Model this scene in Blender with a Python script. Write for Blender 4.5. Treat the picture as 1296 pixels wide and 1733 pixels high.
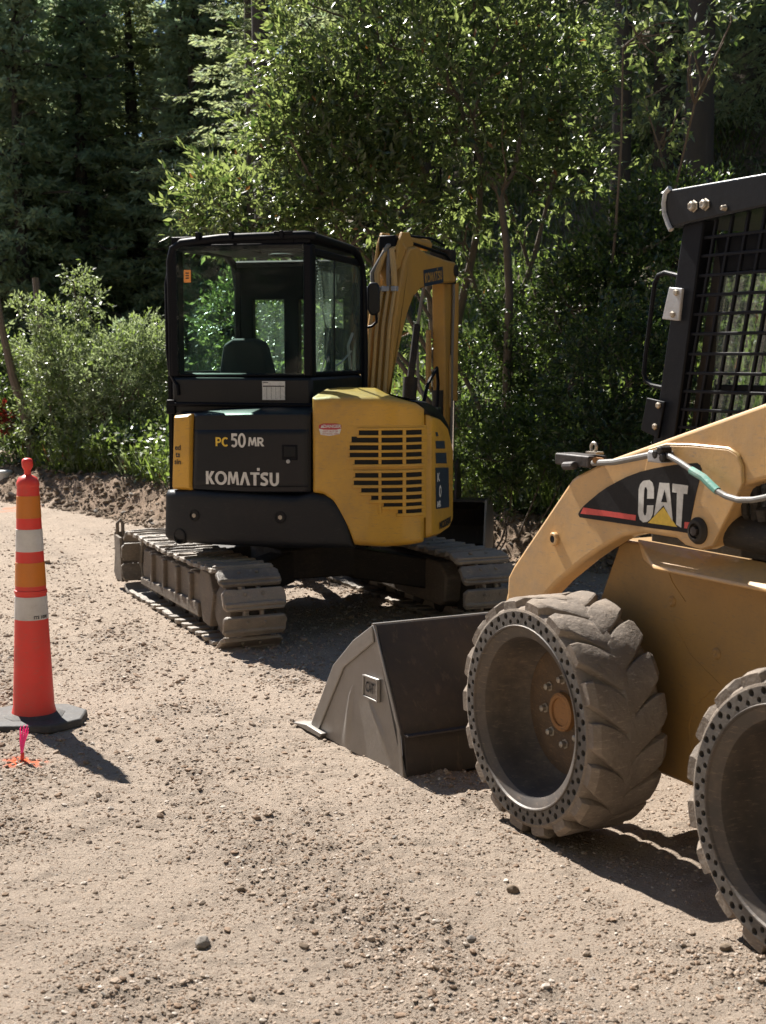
import bpy, bmesh, math, random
import numpy as np
from mathutils import Vector, Matrix
random.seed(7); RNG = np.random.default_rng(11)
SC = bpy.context.scene; COL = SC.collection
for o in list(bpy.data.objects): bpy.data.objects.remove(o)

# ---------------------------------------------------------------- camera, sky, sun, exposure
CAM_H = 1.72; PITCH = math.radians(6.3); FPX = 2407.0
cd = bpy.data.cameras.new('camera'); cam = bpy.data.objects.new('camera', cd); COL.objects.link(cam)
cam.location = (0, 0, CAM_H); cam.rotation_euler = (math.radians(90) - PITCH, 0, 0)
cd.sensor_fit = 'VERTICAL'; cd.sensor_height = 36.0; cd.sensor_width = 24.0; cd.lens = 50.0
cd.clip_start = 0.1; cd.clip_end = 600
cd.dof.use_dof = True; cd.dof.focus_distance = 6.6; cd.dof.aperture_fstop = 6.3
SC.camera = cam
SC.render.resolution_x = 766; SC.render.resolution_y = 1024
SUN_AZ = math.radians(32); SUN_EL = math.radians(47.5)       # sun stands beyond the scene, to the left
TO_SUN = Vector((-math.sin(SUN_AZ)*math.cos(SUN_EL), math.cos(SUN_AZ)*math.cos(SUN_EL), math.sin(SUN_EL)))
w = bpy.data.worlds.new('World'); SC.world = w; w.use_nodes = True
nt = w.node_tree; bg = nt.nodes['Background']; sk = nt.nodes.new('ShaderNodeTexSky')
sk.sky_type = 'NISHITA'; sk.sun_disc = False; sk.sun_elevation = SUN_EL; sk.sun_rotation = -SUN_AZ
sk.altitude = 1500; sk.dust_density = 0.4; sk.ozone_density = 2.0
nt.links.new(sk.outputs[0], bg.inputs[0]); bg.inputs[1].default_value = 0.05
sl = bpy.data.lights.new('sun', 'SUN'); sl.energy = 5.0; sl.angle = math.radians(0.55); sl.color = (1.0, 0.945, 0.87)
so = bpy.data.objects.new('sun', sl); COL.objects.link(so)
so.rotation_euler = TO_SUN.to_track_quat('Z', 'Y').to_euler(); so.location = (-10, 20, 30)
SC.view_settings.view_transform = 'Standard'; SC.view_settings.look = 'None'
SC.view_settings.gamma = 1.0; SC.view_settings.exposure = 1.44
try:
    SC.cycles.max_bounces = 8; SC.cycles.transparent_max_bounces = 12
except Exception: pass

# ---------------------------------------------------------------- pixel of the photograph -> point on a known plane
CF = np.array([0, math.cos(PITCH), -math.sin(PITCH)]); CU = np.array([0, math.sin(PITCH), math.cos(PITCH)])
CR = np.array([1., 0, 0]); CC = np.array([0, 0, CAM_H])
def ray(x, y): return CF + CR*((x-648)/FPX) - CU*((y-866.5)/FPX)
def gpt(x, y, z=0.0):
    r = ray(x, y); t = (z-CAM_H)/r[2]; p = CC + t*r; return (p[0], p[1], z)
def dpt(x, y, D):
    r = ray(x, y); p = CC + r*(D/r[1]); return Vector(p)
class Frame:                                                  # right, forward, up axes of a machine
    def __init__(s, ox, oy, az):
        a = math.radians(az); s.o = np.array([ox, oy, 0.]); s.r = np.array([math.cos(a), -math.sin(a), 0]); s.f = np.array([math.sin(a), math.cos(a), 0])
    def W(s, r, f, z):
        p = s.o + s.r*r + s.f*f; return (p[0], p[1], z)
    def side(s, x, y, r):                                     # pixel -> (f, z) on the plane r
        d = ray(x, y); t = ((s.o + s.r*r - CC) @ s.r)/(d @ s.r); p = CC + t*d
        return ((p-s.o) @ s.f, p[2])
    def rear(s, x, y, f):                                     # pixel -> (r, z) on the plane f
        d = ray(x, y); t = ((s.o + s.f*f - CC) @ s.f)/(d @ s.f); p = CC + t*d
        return ((p-s.o) @ s.r, p[2])
WORLD = Frame(0, 0, 0)

# ---------------------------------------------------------------- materials
def ramp(nt, fac, stops):
    n = nt.nodes.new('ShaderNodeValToRGB'); nt.links.new(fac, n.inputs[0])
    e = n.color_ramp.elements
    while len(e) < len(stops): e.new(0.5)
    for i, (p, c) in enumerate(stops): e[i].position = p; e[i].color = (c[0], c[1], c[2], 1) if isinstance(c, tuple) else (c, c, c, 1)
    return n.outputs[0]
def tex(nt, kind, scale, co, detail=5, rough=.6, **kw):
    n = nt.nodes.new(kind); n.inputs['Scale'].default_value = scale
    if 'Detail' in n.inputs: n.inputs['Detail'].default_value = detail
    if 'Roughness' in n.inputs: n.inputs['Roughness'].default_value = rough
    nt.links.new(co, n.inputs['Vector']); return n
def mixc(nt, fac, a, b, mode='MIX'):
    n = nt.nodes.new('ShaderNodeMix'); n.data_type = 'RGBA'; n.blend_type = mode
    for s, v in ((n.inputs[0], fac), (n.inputs[6], a), (n.inputs[7], b)):
        if isinstance(v, (int, float)): s.default_value = v
        elif isinstance(v, tuple): s.default_value = (*v, 1)
        else: nt.links.new(v, s)
    return n.outputs[2]
def bump(nt, h, strength, dist, prev=None):
    n = nt.nodes.new('ShaderNodeBump'); n.inputs['Strength'].default_value = strength; n.inputs['Distance'].default_value = dist
    nt.links.new(h, n.inputs['Height'])
    if prev: nt.links.new(prev, n.inputs['Normal'])
    return n.outputs[0]
def newmat(name):
    m = bpy.data.materials.new(name); m.use_nodes = True; nt = m.node_tree
    b = nt.nodes['Principled BSDF']; g = nt.nodes.new('ShaderNodeNewGeometry')
    return m, nt, b, g.outputs['Position']
def paint(name, col, rough=.45, dirt=(.30, .25, .19), amt=.5, metal=0., scale=9, bmp=.15, coat=0., streak=False, spec=.5, rnd=0.):
    """painted, moulded or bare material with dust film, scratches and slight unevenness"""
    m, nt, b, pos = newmat(name)
    n1 = tex(nt, 'ShaderNodeTexNoise', scale*.35, pos, 8, .65); n2 = tex(nt, 'ShaderNodeTexNoise', scale*4, pos, 6, .7)
    var = mixc(nt, ramp(nt, n1.outputs[0], [(.3, 0.), (.75, 1.)]), col, tuple(c*.78 for c in col))
    d1 = ramp(nt, n1.outputs[0], [(.42, 0.), (.72, 1.)]); d2 = ramp(nt, n2.outputs[0], [(.35, .25), (.7, 1.)])
    mm = nt.nodes.new('ShaderNodeMath'); mm.operation = 'MULTIPLY'; nt.links.new(d1, mm.inputs[0]); nt.links.new(d2, mm.inputs[1])
    m2 = nt.nodes.new('ShaderNodeMath'); m2.operation = 'MULTIPLY_ADD'; nt.links.new(mm.outputs[0], m2.inputs[0]); m2.inputs[1].default_value = amt; m2.inputs[2].default_value = amt*.12
    c = mixc(nt, m2.outputs[0], var, dirt)
    mp = nt.nodes.new('ShaderNodeMapping'); mp.inputs['Scale'].default_value = (5, 5, .6 if streak else 26); mp.inputs['Rotation'].default_value = (0.2, .1, 0)
    nt.links.new(pos, mp.inputs[0]); n3 = tex(nt, 'ShaderNodeTexNoise', 5, mp.outputs[0], 8, .7)
    c = mixc(nt, ramp(nt, n3.outputs[0], [(.565, 0.), (.64, min(.9, amt*.75))]), c, tuple(x*.9 for x in dirt))
    v = tex(nt, 'ShaderNodeTexVoronoi', scale*3.3, pos); v.inputs['Randomness'].default_value = 1
    c = mixc(nt, ramp(nt, v.outputs['Distance'], [(.05, .75*min(1, amt*1.6)), (.085, 0.)]), c, tuple(x*.35 for x in col))
    if rnd:
        oi = nt.nodes.new('ShaderNodeObjectInfo'); c = mixc(nt, ramp(nt, oi.outputs['Random'], [(0., 0.), (1., rnd)]), c, tuple(x*1.15 for x in dirt))
    nt.links.new(c, b.inputs['Base Color'])
    rr = nt.nodes.new('ShaderNodeMath'); rr.operation = 'MULTIPLY_ADD'; nt.links.new(m2.outputs[0], rr.inputs[0]); rr.inputs[1].default_value = .5; rr.inputs[2].default_value = rough
    nt.links.new(rr.outputs[0], b.inputs['Roughness'])
    b.inputs['Metallic'].default_value = metal; b.inputs['Coat Weight'].default_value = coat; b.inputs['Specular IOR Level'].default_value = spec
    nt.links.new(bump(nt, n2.outputs[0], bmp, .004, bump(nt, n1.outputs[0], bmp, .02)), b.inputs['Normal'])
    return m
def plain(name, col, rough=.5, metal=0., alpha=None):
    m, nt, b, pos = newmat(name); n = tex(nt, 'ShaderNodeTexNoise', 60, pos, 4)
    nt.links.new(mixc(nt, ramp(nt, n.outputs[0], [(.35, 0.), (.7, 1.)]), col, tuple(c*.8 for c in col)), b.inputs['Base Color'])
    b.inputs['Roughness'].default_value = rough; b.inputs['Metallic'].default_value = metal
    return m
def glass(name, tint, refl=.12, dust=.1, dustcol=(.5, .5, .45), vz=.9):
    m, nt, b, pos = newmat(name); out = nt.nodes['Material Output']
    tr = nt.nodes.new('ShaderNodeBsdfTransparent'); tr.inputs[0].default_value = (*tint, 1)
    gl = nt.nodes.new('ShaderNodeBsdfGlossy'); gl.inputs['Roughness'].default_value = .02
    fr = nt.nodes.new('ShaderNodeLayerWeight'); fr.inputs[0].default_value = .35
    ma = nt.nodes.new('ShaderNodeMath'); ma.operation = 'MULTIPLY_ADD'; nt.links.new(fr.outputs['Facing'], ma.inputs[0]); ma.inputs[1].default_value = .14; ma.inputs[2].default_value = refl
    mx = nt.nodes.new('ShaderNodeMixShader'); nt.links.new(ma.outputs[0], mx.inputs[0]); nt.links.new(tr.outputs[0], mx.inputs[1]); nt.links.new(gl.outputs[0], mx.inputs[2])
    df = nt.nodes.new('ShaderNodeBsdfDiffuse'); df.inputs[0].default_value = (*dustcol, 1)
    tl = nt.nodes.new('ShaderNodeBsdfTranslucent'); tl.inputs[0].default_value = (*dustcol, 1)
    ad = nt.nodes.new('ShaderNodeMixShader'); ad.inputs[0].default_value = .5; nt.links.new(df.outputs[0], ad.inputs[1]); nt.links.new(tl.outputs[0], ad.inputs[2])
    mp = nt.nodes.new('ShaderNodeMapping'); mp.inputs['Scale'].default_value = (7, 7, vz); nt.links.new(pos, mp.inputs[0])
    n = tex(nt, 'ShaderNodeTexNoise', 3, mp.outputs[0], 8, .7)
    m2 = nt.nodes.new('ShaderNodeMixShader'); nt.links.new(ramp(nt, n.outputs[0], [(.38, dust*.3), (.72, min(1., dust*1.8))]), m2.inputs[0])
    nt.links.new(mx.outputs[0], m2.inputs[1]); nt.links.new(ad.outputs[0], m2.inputs[2]); nt.links.new(m2.outputs[0], out.inputs[0])
    return m
def leafmat(name, c1, c2, rough=.38, trans=.35, tcol=None, spec=.5):
    m, nt, b, pos = newmat(name); out = nt.nodes['Material Output']
    n = tex(nt, 'ShaderNodeTexNoise', 1.3, pos, 3); n2 = tex(nt, 'ShaderNodeTexNoise', 14, pos, 2)
    oi = nt.nodes.new('ShaderNodeNewGeometry')
    c = mixc(nt, ramp(nt, oi.outputs['Random Per Island'], [(0., 0.), (1., 1.)]), c1, c2)
    c = mixc(nt, ramp(nt, n.outputs[0], [(.35, 0.), (.7, .55)]), c, tuple(x*.6 for x in c2))
    nt.links.new(c, b.inputs['Base Color']); b.inputs['Roughness'].default_value = rough; b.inputs['Specular IOR Level'].default_value = spec
    t = nt.nodes.new('ShaderNodeBsdfTranslucent'); t.inputs[0].default_value = (*(tcol or (c1[0]*1.6, c1[1]*1.7, c1[2]*.7)), 1)
    mx = nt.nodes.new('ShaderNodeMixShader'); mx.inputs[0].default_value = trans
    nt.links.new(b.outputs[0], mx.inputs[1]); nt.links.new(t.outputs[0], mx.inputs[2]); nt.links.new(mx.outputs[0], out.inputs[0])
    return m
def groundmat():
    m, nt, b, pos = newmat('dirt_ground')
    at = nt.nodes.new('ShaderNodeAttribute'); at.attribute_name = 'loose'
    ab = nt.nodes.new('ShaderNodeAttribute'); ab.attribute_name = 'bank'
    ao = nt.nodes.new('ShaderNodeAttribute'); ao.attribute_name = 'orange'
    nA = tex(nt, 'ShaderNodeTexNoise', 1.6, pos, 10, .65); nB = tex(nt, 'ShaderNodeTexNoise', 38, pos, 10, .75)
    c = mixc(nt, ramp(nt, nA.outputs[0], [(.35, 0.), (.7, 1.)]), (.45, .33, .24), (.325, .235, .17))
    c = mixc(nt, at.outputs['Fac'], c, (.165, .11, .076))
    as_ = nt.nodes.new('ShaderNodeAttribute'); as_.attribute_name = 'worn'; c = mixc(nt, as_.outputs['Fac'], c, (.48, .35, .255))
    c = mixc(nt, ab.outputs['Fac'], c, (.25, .165, .105))
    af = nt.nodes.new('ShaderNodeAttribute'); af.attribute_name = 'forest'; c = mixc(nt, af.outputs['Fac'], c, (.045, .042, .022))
    c = mixc(nt, ramp(nt, nB.outputs[0], [(.3, .45), (.6, 0.)]), c, (.23, .165, .12))
    v = tex(nt, 'ShaderNodeTexVoronoi', 75, pos); v.inputs['Randomness'].default_value = 1
    vc = ramp(nt, v.outputs['Color'], [(.72, 0.), (.8, .75)])
    inv = nt.nodes.new('ShaderNodeMath'); inv.operation = 'SUBTRACT'; inv.inputs[0].default_value = 1; nt.links.new(ab.outputs['Fac'], inv.inputs[1])
    mv = nt.nodes.new('ShaderNodeMath'); mv.operation = 'MULTIPLY'; nt.links.new(vc, mv.inputs[0]); nt.links.new(inv.outputs[0], mv.inputs[1])
    c = mixc(nt, mv.outputs[0], c, (.40, .335, .27))
    v2 = tex(nt, 'ShaderNodeTexVoronoi', 140, pos)
    c = mixc(nt, ramp(nt, v2.outputs['Color'], [(.88, 0.), (.92, .5)]), c, (.22, .18, .145))
    c = mixc(nt, ao.outputs['Fac'], c, (.85, .13, .03))
    nt.links.new(c, b.inputs['Base Color']); b.inputs['Roughness'].default_value = .95; b.inputs['Specular IOR Level'].default_value = .15
    n1 = bump(nt, v.outputs['Distance'], .5, .006); n2 = bump(nt, nB.outputs[0], 1., .018, n1)
    nt.links.new(bump(nt, v2.outputs['Distance'], .4, .003, n2), b.inputs['Normal'])
    return m
M = {}
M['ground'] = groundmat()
M['yellow'] = paint('yellow_paint', (.62, .335, .028), .42, (.25, .17, .09), .6, scale=6, coat=.15)
M['boomy'] = paint('weathered_yellow_paint', (.50, .27, .045), .5, (.3, .2, .1), .55, scale=9)
M['black'] = paint('dark_moulded_panel', (.004, .006, .010), .40, (.05, .045, .04), .12, scale=6, spec=.3)
M['cwt'] = paint('dark_counterweight_paint', (.006, .008, .012), .5, (.08, .07, .06), .2, scale=8, bmp=.3, spec=.3)
M['frame'] = paint('black_frame_paint', (.0035, .0045, .008), .48, (.04, .036, .033), .10, scale=9, spec=.12)
M['under'] = paint('oily_dark_steel', (.012, .011, .010), .6, (.11, .085, .06), .5, scale=9, bmp=.4, spec=.3)
M['track'] = paint('muddy_track_steel', (.10, .088, .075), .5, (.34, .285, .225), .75, scale=12, bmp=.9, rnd=.4)
M['sideframe'] = paint('muddy_side_frame', (.10, .082, .065), .7, (.28, .225, .17), .8, scale=8, bmp=.6)
M['steel'] = paint('worn_bucket_steel', (.27, .255, .24), .42, (.28, .25, .21), .5, metal=.55, scale=6, bmp=.3)
M['rust'] = paint('dark_rusty_steel', (.026, .025, .026), .5, (.12, .085, .065), .55, metal=.3, scale=6, bmp=.4, streak=True)
M['tan'] = paint('tan_loader_paint', (.60, .35, .125), .40, (.38, .27, .165), .9, scale=8, coat=.2, bmp=.12)
M['tandirtshade'] = paint('dirty_shaded_tan_paint', (.33, .185, .048), .5, (.17, .12, .07), .6, scale=6, bmp=.2)  # arm's tan with dirt, base also darkened to hold the chassis side's shade
M['rubber'] = paint('dusty_tire_rubber', (.14, .116, .095), .78, (.36, .295, .235), .9, scale=9, bmp=1.0, spec=.3)
M['face'] = paint('dusty_tire_sidewall', (.085, .078, .072), .6, (.22, .185, .15), .55, scale=12, bmp=.35)
M['rim'] = paint('dark_rim_steel', (.05, .045, .042), .5, (.24, .18, .13), .75, metal=.2, scale=8, bmp=.2)
M['disc'] = paint('dirty_wheel_disc', (.07, .046, .028), .65, (.22, .14, .08), .9, scale=14, bmp=.5)
M['hub'] = paint('hub_rusty_paint', (.34, .16, .05), .65, (.14, .085, .05), .8, scale=14)
M['hole'] = plain('hole_black', (.01, .01, .01), .9)
M['bolt'] = paint('dull_bolt_steel', (.42, .38, .32), .45, (.25, .18, .12), .5, metal=.5, scale=30)
M['chrome'] = plain('chrome_rod', (.6, .6, .62), .2, 1.)
M['pipe'] = paint('pipe_tan_paint', (.5, .31, .10), .42, (.35, .27, .18), .4, scale=14)
M['hose'] = paint('grey_hose', (.15, .145, .14), .5, (.3, .27, .22), .5, scale=20)
M['teal'] = paint('teal_hose_wrap', (.10, .36, .29), .55, (.45, .45, .4), .6, scale=30)
M['zinc'] = paint('zinc_plate', (.42, .43, .45), .45, (.35, .3, .25), .4, metal=.3, scale=20)
M['white'] = plain('white_lettering', (.62, .61, .58), .5)
M['yellowletter'] = plain('yellow_lettering', (.75, .5, .05), .5)
M['decal'] = paint('black_decal', (.006, .006, .008), .55, (.10, .09, .085), .12, scale=12, spec=.2)
M['decalblue'] = plain('slate_decal', (.03, .045, .07), .4)
M['red'] = plain('red_stripe', (.62, .06, .05), .45)
M['redlab'] = plain('dark_red_label', (.45, .03, .04), .45)
M['ink'] = plain('black_ink', (.02, .02, .02), .5)
M['paper'] = plain('label_white', (.7, .69, .66), .5)
M['orangelab'] = plain('orange_label', (.8, .3, .06), .5)
M['glass'] = glass('tinted_cab_glass', (.88, .97, .94), .010, .003, (.40, .52, .50))
M['dglass'] = glass('dusty_cab_glass', (.92, .98, .95), .02, .09, (.42, .5, .42))
M['sglass'] = glass('scratched_window', (.8, .86, .84), .06, .26, (.4, .45, .43), 5.)
M['seat'] = plain('seat_fabric', (.012, .012, .014), .8)
M['roofpaint'] = paint('glossy_roof_paint', (.006, .008, .012), .30, (.05, .045, .04), .06, scale=9, spec=.2)
M['cone'] = paint('cone_orange_plastic', (.78, .034, .026), .42, (.42, .13, .09), .5, scale=10, bmp=.05)
M['corange'] = paint('orange_reflective_band', (.62, .18, .01), .4, (.4, .2, .08), .3, scale=14, bmp=.05)
M['cwhite'] = paint('white_reflective_band', (.66, .64, .62), .4, (.35, .31, .27), .4, scale=14, bmp=.05)
M['cbase'] = paint('black_rubber_base', (.035, .035, .036), .7, (.2, .18, .15), .55, scale=14, bmp=.5)
M['pink'] = plain('pink_marker_plastic', (.95, .06, .35), .5)
M['pail'] = plain('pail_white', (.6, .6, .58), .5)
M['pailg'] = plain('green_label', (.02, .3, .15), .5)
M['gravel'] = paint('gravel_stone', (.33, .265, .21), .9, (.26, .195, .14), .7, scale=4, bmp=.3, spec=.15)
M['clodroad'] = paint('tan_dirt_crumb', (.25, .18, .13), .95, (.2, .14, .1), .5, scale=5, bmp=.3, spec=.1)
M['palestone'] = paint('pale_chip', (.48, .42, .36), .85, (.35, .3, .25), .4, scale=5, bmp=.3, spec=.2)
M['stone'] = paint('grey_stone', (.21, .19, .17), .85, (.3, .26, .21), .4, scale=9, bmp=.6, spec=.2)
M['clod'] = paint('brown_dirt_clod', (.17, .13, .095), .95, (.25, .2, .15), .5, scale=6, bmp=.5, spec=.1)
M['bark'] = paint('grey_brown_bark', (.13, .10, .078), .85, (.16, .14, .11), .5, scale=20, bmp=1., streak=True)
M['darkbark'] = paint('dark_conifer_bark', (.045, .038, .032), .9, (.09, .08, .065), .5, scale=14, bmp=1., streak=True)
M['leafA'] = leafmat('willow_leaf', (.060, .076, .034), (.034, .048, .020), .30, .36, (.40, .50, .14), .8)
M['leafB'] = leafmat('bush_leaf', (.030, .050, .020), (.018, .034, .013), .34, .26, (.12, .20, .04), .6)
M['leafC'] = leafmat('pale_shrub_leaf', (.27, .31, .22), (.16, .20, .12), .36, .4, (.34, .42, .18), .6)
M['leafG'] = leafmat('weed_leaf', (.060, .095, .026), (.036, .062, .015), .45, .36, (.30, .42, .08), .5)
M['needle'] = leafmat('conifer_needles', (.17, .20, .11), (.11, .14, .08), .6, .5, (.46, .53, .25), .3)
M['needleB'] = leafmat('pale_conifer_needles', (.18, .24, .17), (.12, .17, .11), .6, .5, (.44, .58, .34), .3)
M['redleaf'] = leafmat('reddish_leaf', (.25, .03, .02), (.15, .02, .02), .5, .3, (.4, .04, .02))
M['brownleaf'] = leafmat('brown_leaf', (.22, .11, .04), (.15, .07, .03), .6, .3, (.35, .15, .04))

# ---------------------------------------------------------------- object helpers
BASE = {}
def link(o, parent=None):
    COL.objects.link(o)
    if parent is not None: o.parent = parent
    return o
def tag(o, label=None, cat=None, group=None, kind=None):
    for k, v in (('label', label), ('category', cat), ('group', group), ('kind', kind)):
        if v: o[k] = v
    return o
def thing(name, loc, label, cat, group=None):
    o = bpy.data.objects.new(name, None); o.location = loc; o.empty_display_size = .2; COL.objects.link(o)
    BASE[o.name] = Vector(loc); return tag(o, label, cat, group)
def basis(p):
    while p is not None and p.parent is not None: p = p.parent
    return BASE.get(p.name, Vector((0, 0, 0))) if p is not None else Vector((0, 0, 0))
def frames_along(pts):
    n = len(pts); T = []
    for i in range(n):
        a = pts[max(0, i-1)]; b = pts[min(n-1, i+1)]; t = (b-a); T.append(t.normalized() if t.length > 1e-9 else Vector((0, 0, 1)))
    u = T[0].orthogonal().normalized(); out = []
    for t in T:
        u = (u - t*u.dot(t)); u = u.normalized() if u.length > 1e-6 else t.orthogonal().normalized()
        out.append((u, t.cross(u)))
    return out
class MB:
    def __init__(s, fr=WORLD): s.v = []; s.f = []; s.mi = []; s.fr = fr; s.m = 0
    def add(s, vs, fs):
        b = len(s.v); s.v += [tuple(v) for v in vs]; s.f += [tuple(b+i for i in f) for f in fs]; s.mi += [s.m]*len(fs)
    def hexa(s, p):                                            # 4 bottom then 4 top, world points
        s.add(p, [(3, 2, 1, 0), (4, 5, 6, 7), (0, 1, 5, 4), (1, 2, 6, 5), (2, 3, 7, 6), (3, 0, 4, 7)])
    def box(s, r0, r1, f0, f1, z0, z1):
        W = s.fr.W; s.hexa([W(r0, f0, z0), W(r1, f0, z0), W(r1, f1, z0), W(r0, f1, z0), W(r0, f0, z1), W(r1, f0, z1), W(r1, f1, z1), W(r0, f1, z1)]); return s
    def loft(s, A, B):
        n = len(A); s.add(list(A)+list(B), [tuple(range(n))[::-1], tuple(range(n, 2*n))] + [(i, (i+1) % n, n+(i+1) % n, n+i) for i in range(n)]); return s
    def side(s, poly, r0, r1): return s.loft([s.fr.W(r0, f, z) for f, z in poly], [s.fr.W(r1, f, z) for f, z in poly])
    def rear(s, poly, f0, f1): return s.loft([s.fr.W(r, f0, z) for r, z in poly], [s.fr.W(r, f1, z) for r, z in poly])
    def plan(s, poly, z0, z1): return s.loft([s.fr.W(r, f, z0) for r, f in poly], [s.fr.W(r, f, z1) for r, f in poly])
    def tube(s, pts, rad, n=10, loc=True, cap=True):
        P = [Vector(s.fr.W(*p)) if loc else Vector(p) for p in pts]
        R = rad if isinstance(rad, (list, tuple)) else [rad]*len(P); fr = frames_along(P); vs = []; fs = []
        for p, r, (u, w_) in zip(P, R, fr):
            for k in range(n):
                a = 2*math.pi*k/n; vs.append(p + u*(r*math.cos(a)) + w_*(r*math.sin(a)))
        for i in range(len(P)-1):
            for k in range(n): k2 = (k+1) % n; fs.append((i*n+k, i*n+k2, (i+1)*n+k2, (i+1)*n+k))
        if cap: fs += [tuple(range(n))[::-1], tuple(range((len(P)-1)*n, len(P)*n))]
        s.add(vs, fs); return s
    def lathe(s, c, ax, prof, n=32, loc=True, cap=True):                 # prof: (radius, distance along ax)
        c = Vector(s.fr.W(*c)) if loc else Vector(c)
        ax = Vector(ax).normalized(); u = Vector((0, 0, 1)) if abs(ax.z) < .9 else Vector((1, 0, 0))
        u = (u - ax*u.dot(ax)).normalized(); w_ = ax.cross(u); vs = []; fs = []
        for r, d in prof:
            for k in range(n):
                a = 2*math.pi*k/n; vs.append(c + ax*d + u*(r*math.cos(a)) + w_*(r*math.sin(a)))
        for i in range(len(prof)-1):
            for k in range(n): k2 = (k+1) % n; fs.append((i*n+k, i*n+k2, (i+1)*n+k2, (i+1)*n+k))
        if cap and prof[0][0] > 1e-5: fs.append(tuple(range(n))[::-1])
        if cap and prof[-1][0] > 1e-5: fs.append(tuple(range((len(prof)-1)*n, len(prof)*n)))
        s.add(vs, fs); return s
    def build(s, name, mat, parent=None, bev=0., smooth=35, local=False, seg=2):
        me = bpy.data.meshes.new(name); off = Vector((0, 0, 0)) if local else basis(parent)
        me.from_pydata([(v[0]-off.x, v[1]-off.y, v[2]-off.z) for v in s.v], [], s.f)
        for m_ in (mat if isinstance(mat, (list, tuple)) else [mat]): me.materials.append(M[m_])
        if max(s.mi, default=0) > 0: me.polygons.foreach_set('material_index', s.mi)
        bm = bmesh.new(); bm.from_mesh(me); bmesh.ops.recalc_face_normals(bm, faces=bm.faces); bm.to_mesh(me); bm.free()
        if smooth: me.shade_smooth(); me.set_sharp_from_angle(angle=math.radians(smooth))
        o = bpy.data.objects.new(name, me); link(o, parent)
        if bev:
            md = o.modifiers.new('bevel', 'BEVEL'); md.width = bev; md.segments = seg; md.limit_method = 'ANGLE'; md.angle_limit = math.radians(40)
        return o
def arrmesh(name, V, F, mats, parent=None, mi=None, smooth=False):
    """fast mesh from numpy arrays; F is (n,3) or (n,4)"""
    me = bpy.data.meshes.new(name); off = np.array(basis(parent)); V = np.asarray(V, np.float32) - off.astype(np.float32)
    k = F.shape[1]; me.vertices.add(len(V)); me.vertices.foreach_set('co', V.ravel())
    me.loops.add(F.size); me.loops.foreach_set('vertex_index', F.astype(np.int32).ravel())
    me.polygons.add(len(F)); me.polygons.foreach_set('loop_start', np.arange(0, F.size, k, dtype=np.int32))
    for m_ in mats: me.materials.append(M[m_])
    if mi is not None: me.polygons.foreach_set('material_index', mi.astype(np.int32))
    me.polygons.foreach_set('use_smooth', np.full(len(F), smooth)); me.update(calc_edges=True); me.validate()
    o = bpy.data.objects.new(name, me); return link(o, parent)
def textgeo(txt, size, offset=0., shear=0., spacing=1.):
    c = bpy.data.curves.new('t', 'FONT'); c.body = txt; c.size = size; c.offset = offset; c.shear = shear; c.space_character = spacing
    c.align_x = 'CENTER'; c.align_y = 'CENTER'; c.resolution_u = 4; c.fill_mode = 'FRONT'
    o = bpy.data.objects.new('t', c); COL.objects.link(o); dg = bpy.context.evaluated_depsgraph_get()
    me = bpy.data.meshes.new_from_object(o.evaluated_get(dg)); V = [tuple(v.co) for v in me.vertices]; F = [tuple(p.vertices) for p in me.polygons]
    bpy.data.objects.remove(o); bpy.data.meshes.remove(me); bpy.data.curves.remove(c); return V, F
def text_on(name, txt, size, mapf, mat, parent, wx=1., **kw):
    V, F = textgeo(txt, size, **kw); mb = MB(); mb.add([mapf(v[0]*wx, v[1]) for v in V], F)
    return mb.build(name, mat, parent, smooth=0)

# ---------------------------------------------------------------- noise
def _h(ix, iy, s):
    n = (ix.astype(np.int64)*374761393 + iy.astype(np.int64)*668265263 + s*1442695041) & 0x7fffffff
    n = ((n ^ (n >> 13))*1274126177) & 0x7fffffff; n = ((n ^ (n >> 16))*2246822519) & 0x7fffffff
    return (n & 0xffff)/65535.0
def vn(x, y, s=0):
    ix = np.floor(x); iy = np.floor(y); fx = x-ix; fy = y-iy; fx = fx*fx*(3-2*fx); fy = fy*fy*(3-2*fy)
    a = _h(ix, iy, s); b = _h(ix+1, iy, s); c = _h(ix, iy+1, s); d = _h(ix+1, iy+1, s)
    return (a*(1-fx)+b*fx)*(1-fy) + (c*(1-fx)+d*fx)*fy
def fbm(x, y, s=0, o=4, g=.5):
    t = 0; a = 1; n = 0
    for k in range(o): t = t + a*vn(x*2**k + 17*k, y*2**k - 9*k, s+k); n += a; a *= g
    return t/n
def sst(a, b, x): t = np.clip((x-a)/(b-a), 0, 1); return t*t*(3-2*t)

# ---------------------------------------------------------------- ground: road, dug bank, wooded hillside, one sheet
EX = np.array([-60, -12, -4.5, -2.9, -2.0, -.4, 1.0, 2.4, 4, 6.5, 12, 60.]); EY = np.array([60, 23, 16.7, 14.9, 13.6, 12.6, 11.6, 10.6, 9.2, 7.2, 3., -30])
def bankdist(x, y): return (y - np.interp(x, EX, EY))*.80
def hgt(x, y):
    x = np.asarray(x, float); y = np.asarray(y, float); d = bankdist(x, y) + (fbm(x*1.3, y*1.3, 40)-.5)*.5
    sl = np.interp(x, [-14, -6, -2, 2, 8, 20], [.05, .06, .20, .40, .50, .52])
    h = .22*sst(0, .8, d) + .12*sst(.2, 1.2, d) + np.clip(d-1.0, 0, 14)*sl + np.clip(d-15, 0, 60)*.45*np.interp(x, [-20, 0, 20], [.55, .8, 1.])
    h = h + np.clip(-y-6, 0, 45)*.5 + np.clip(-x-16, 0, 45)*.4          # unseen slopes added behind and to the left, to block low sky light
    h = h + sst(.5, 3, d)*(fbm(x*.5, y*.5, 5)-.5)*.9
    return h
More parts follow.
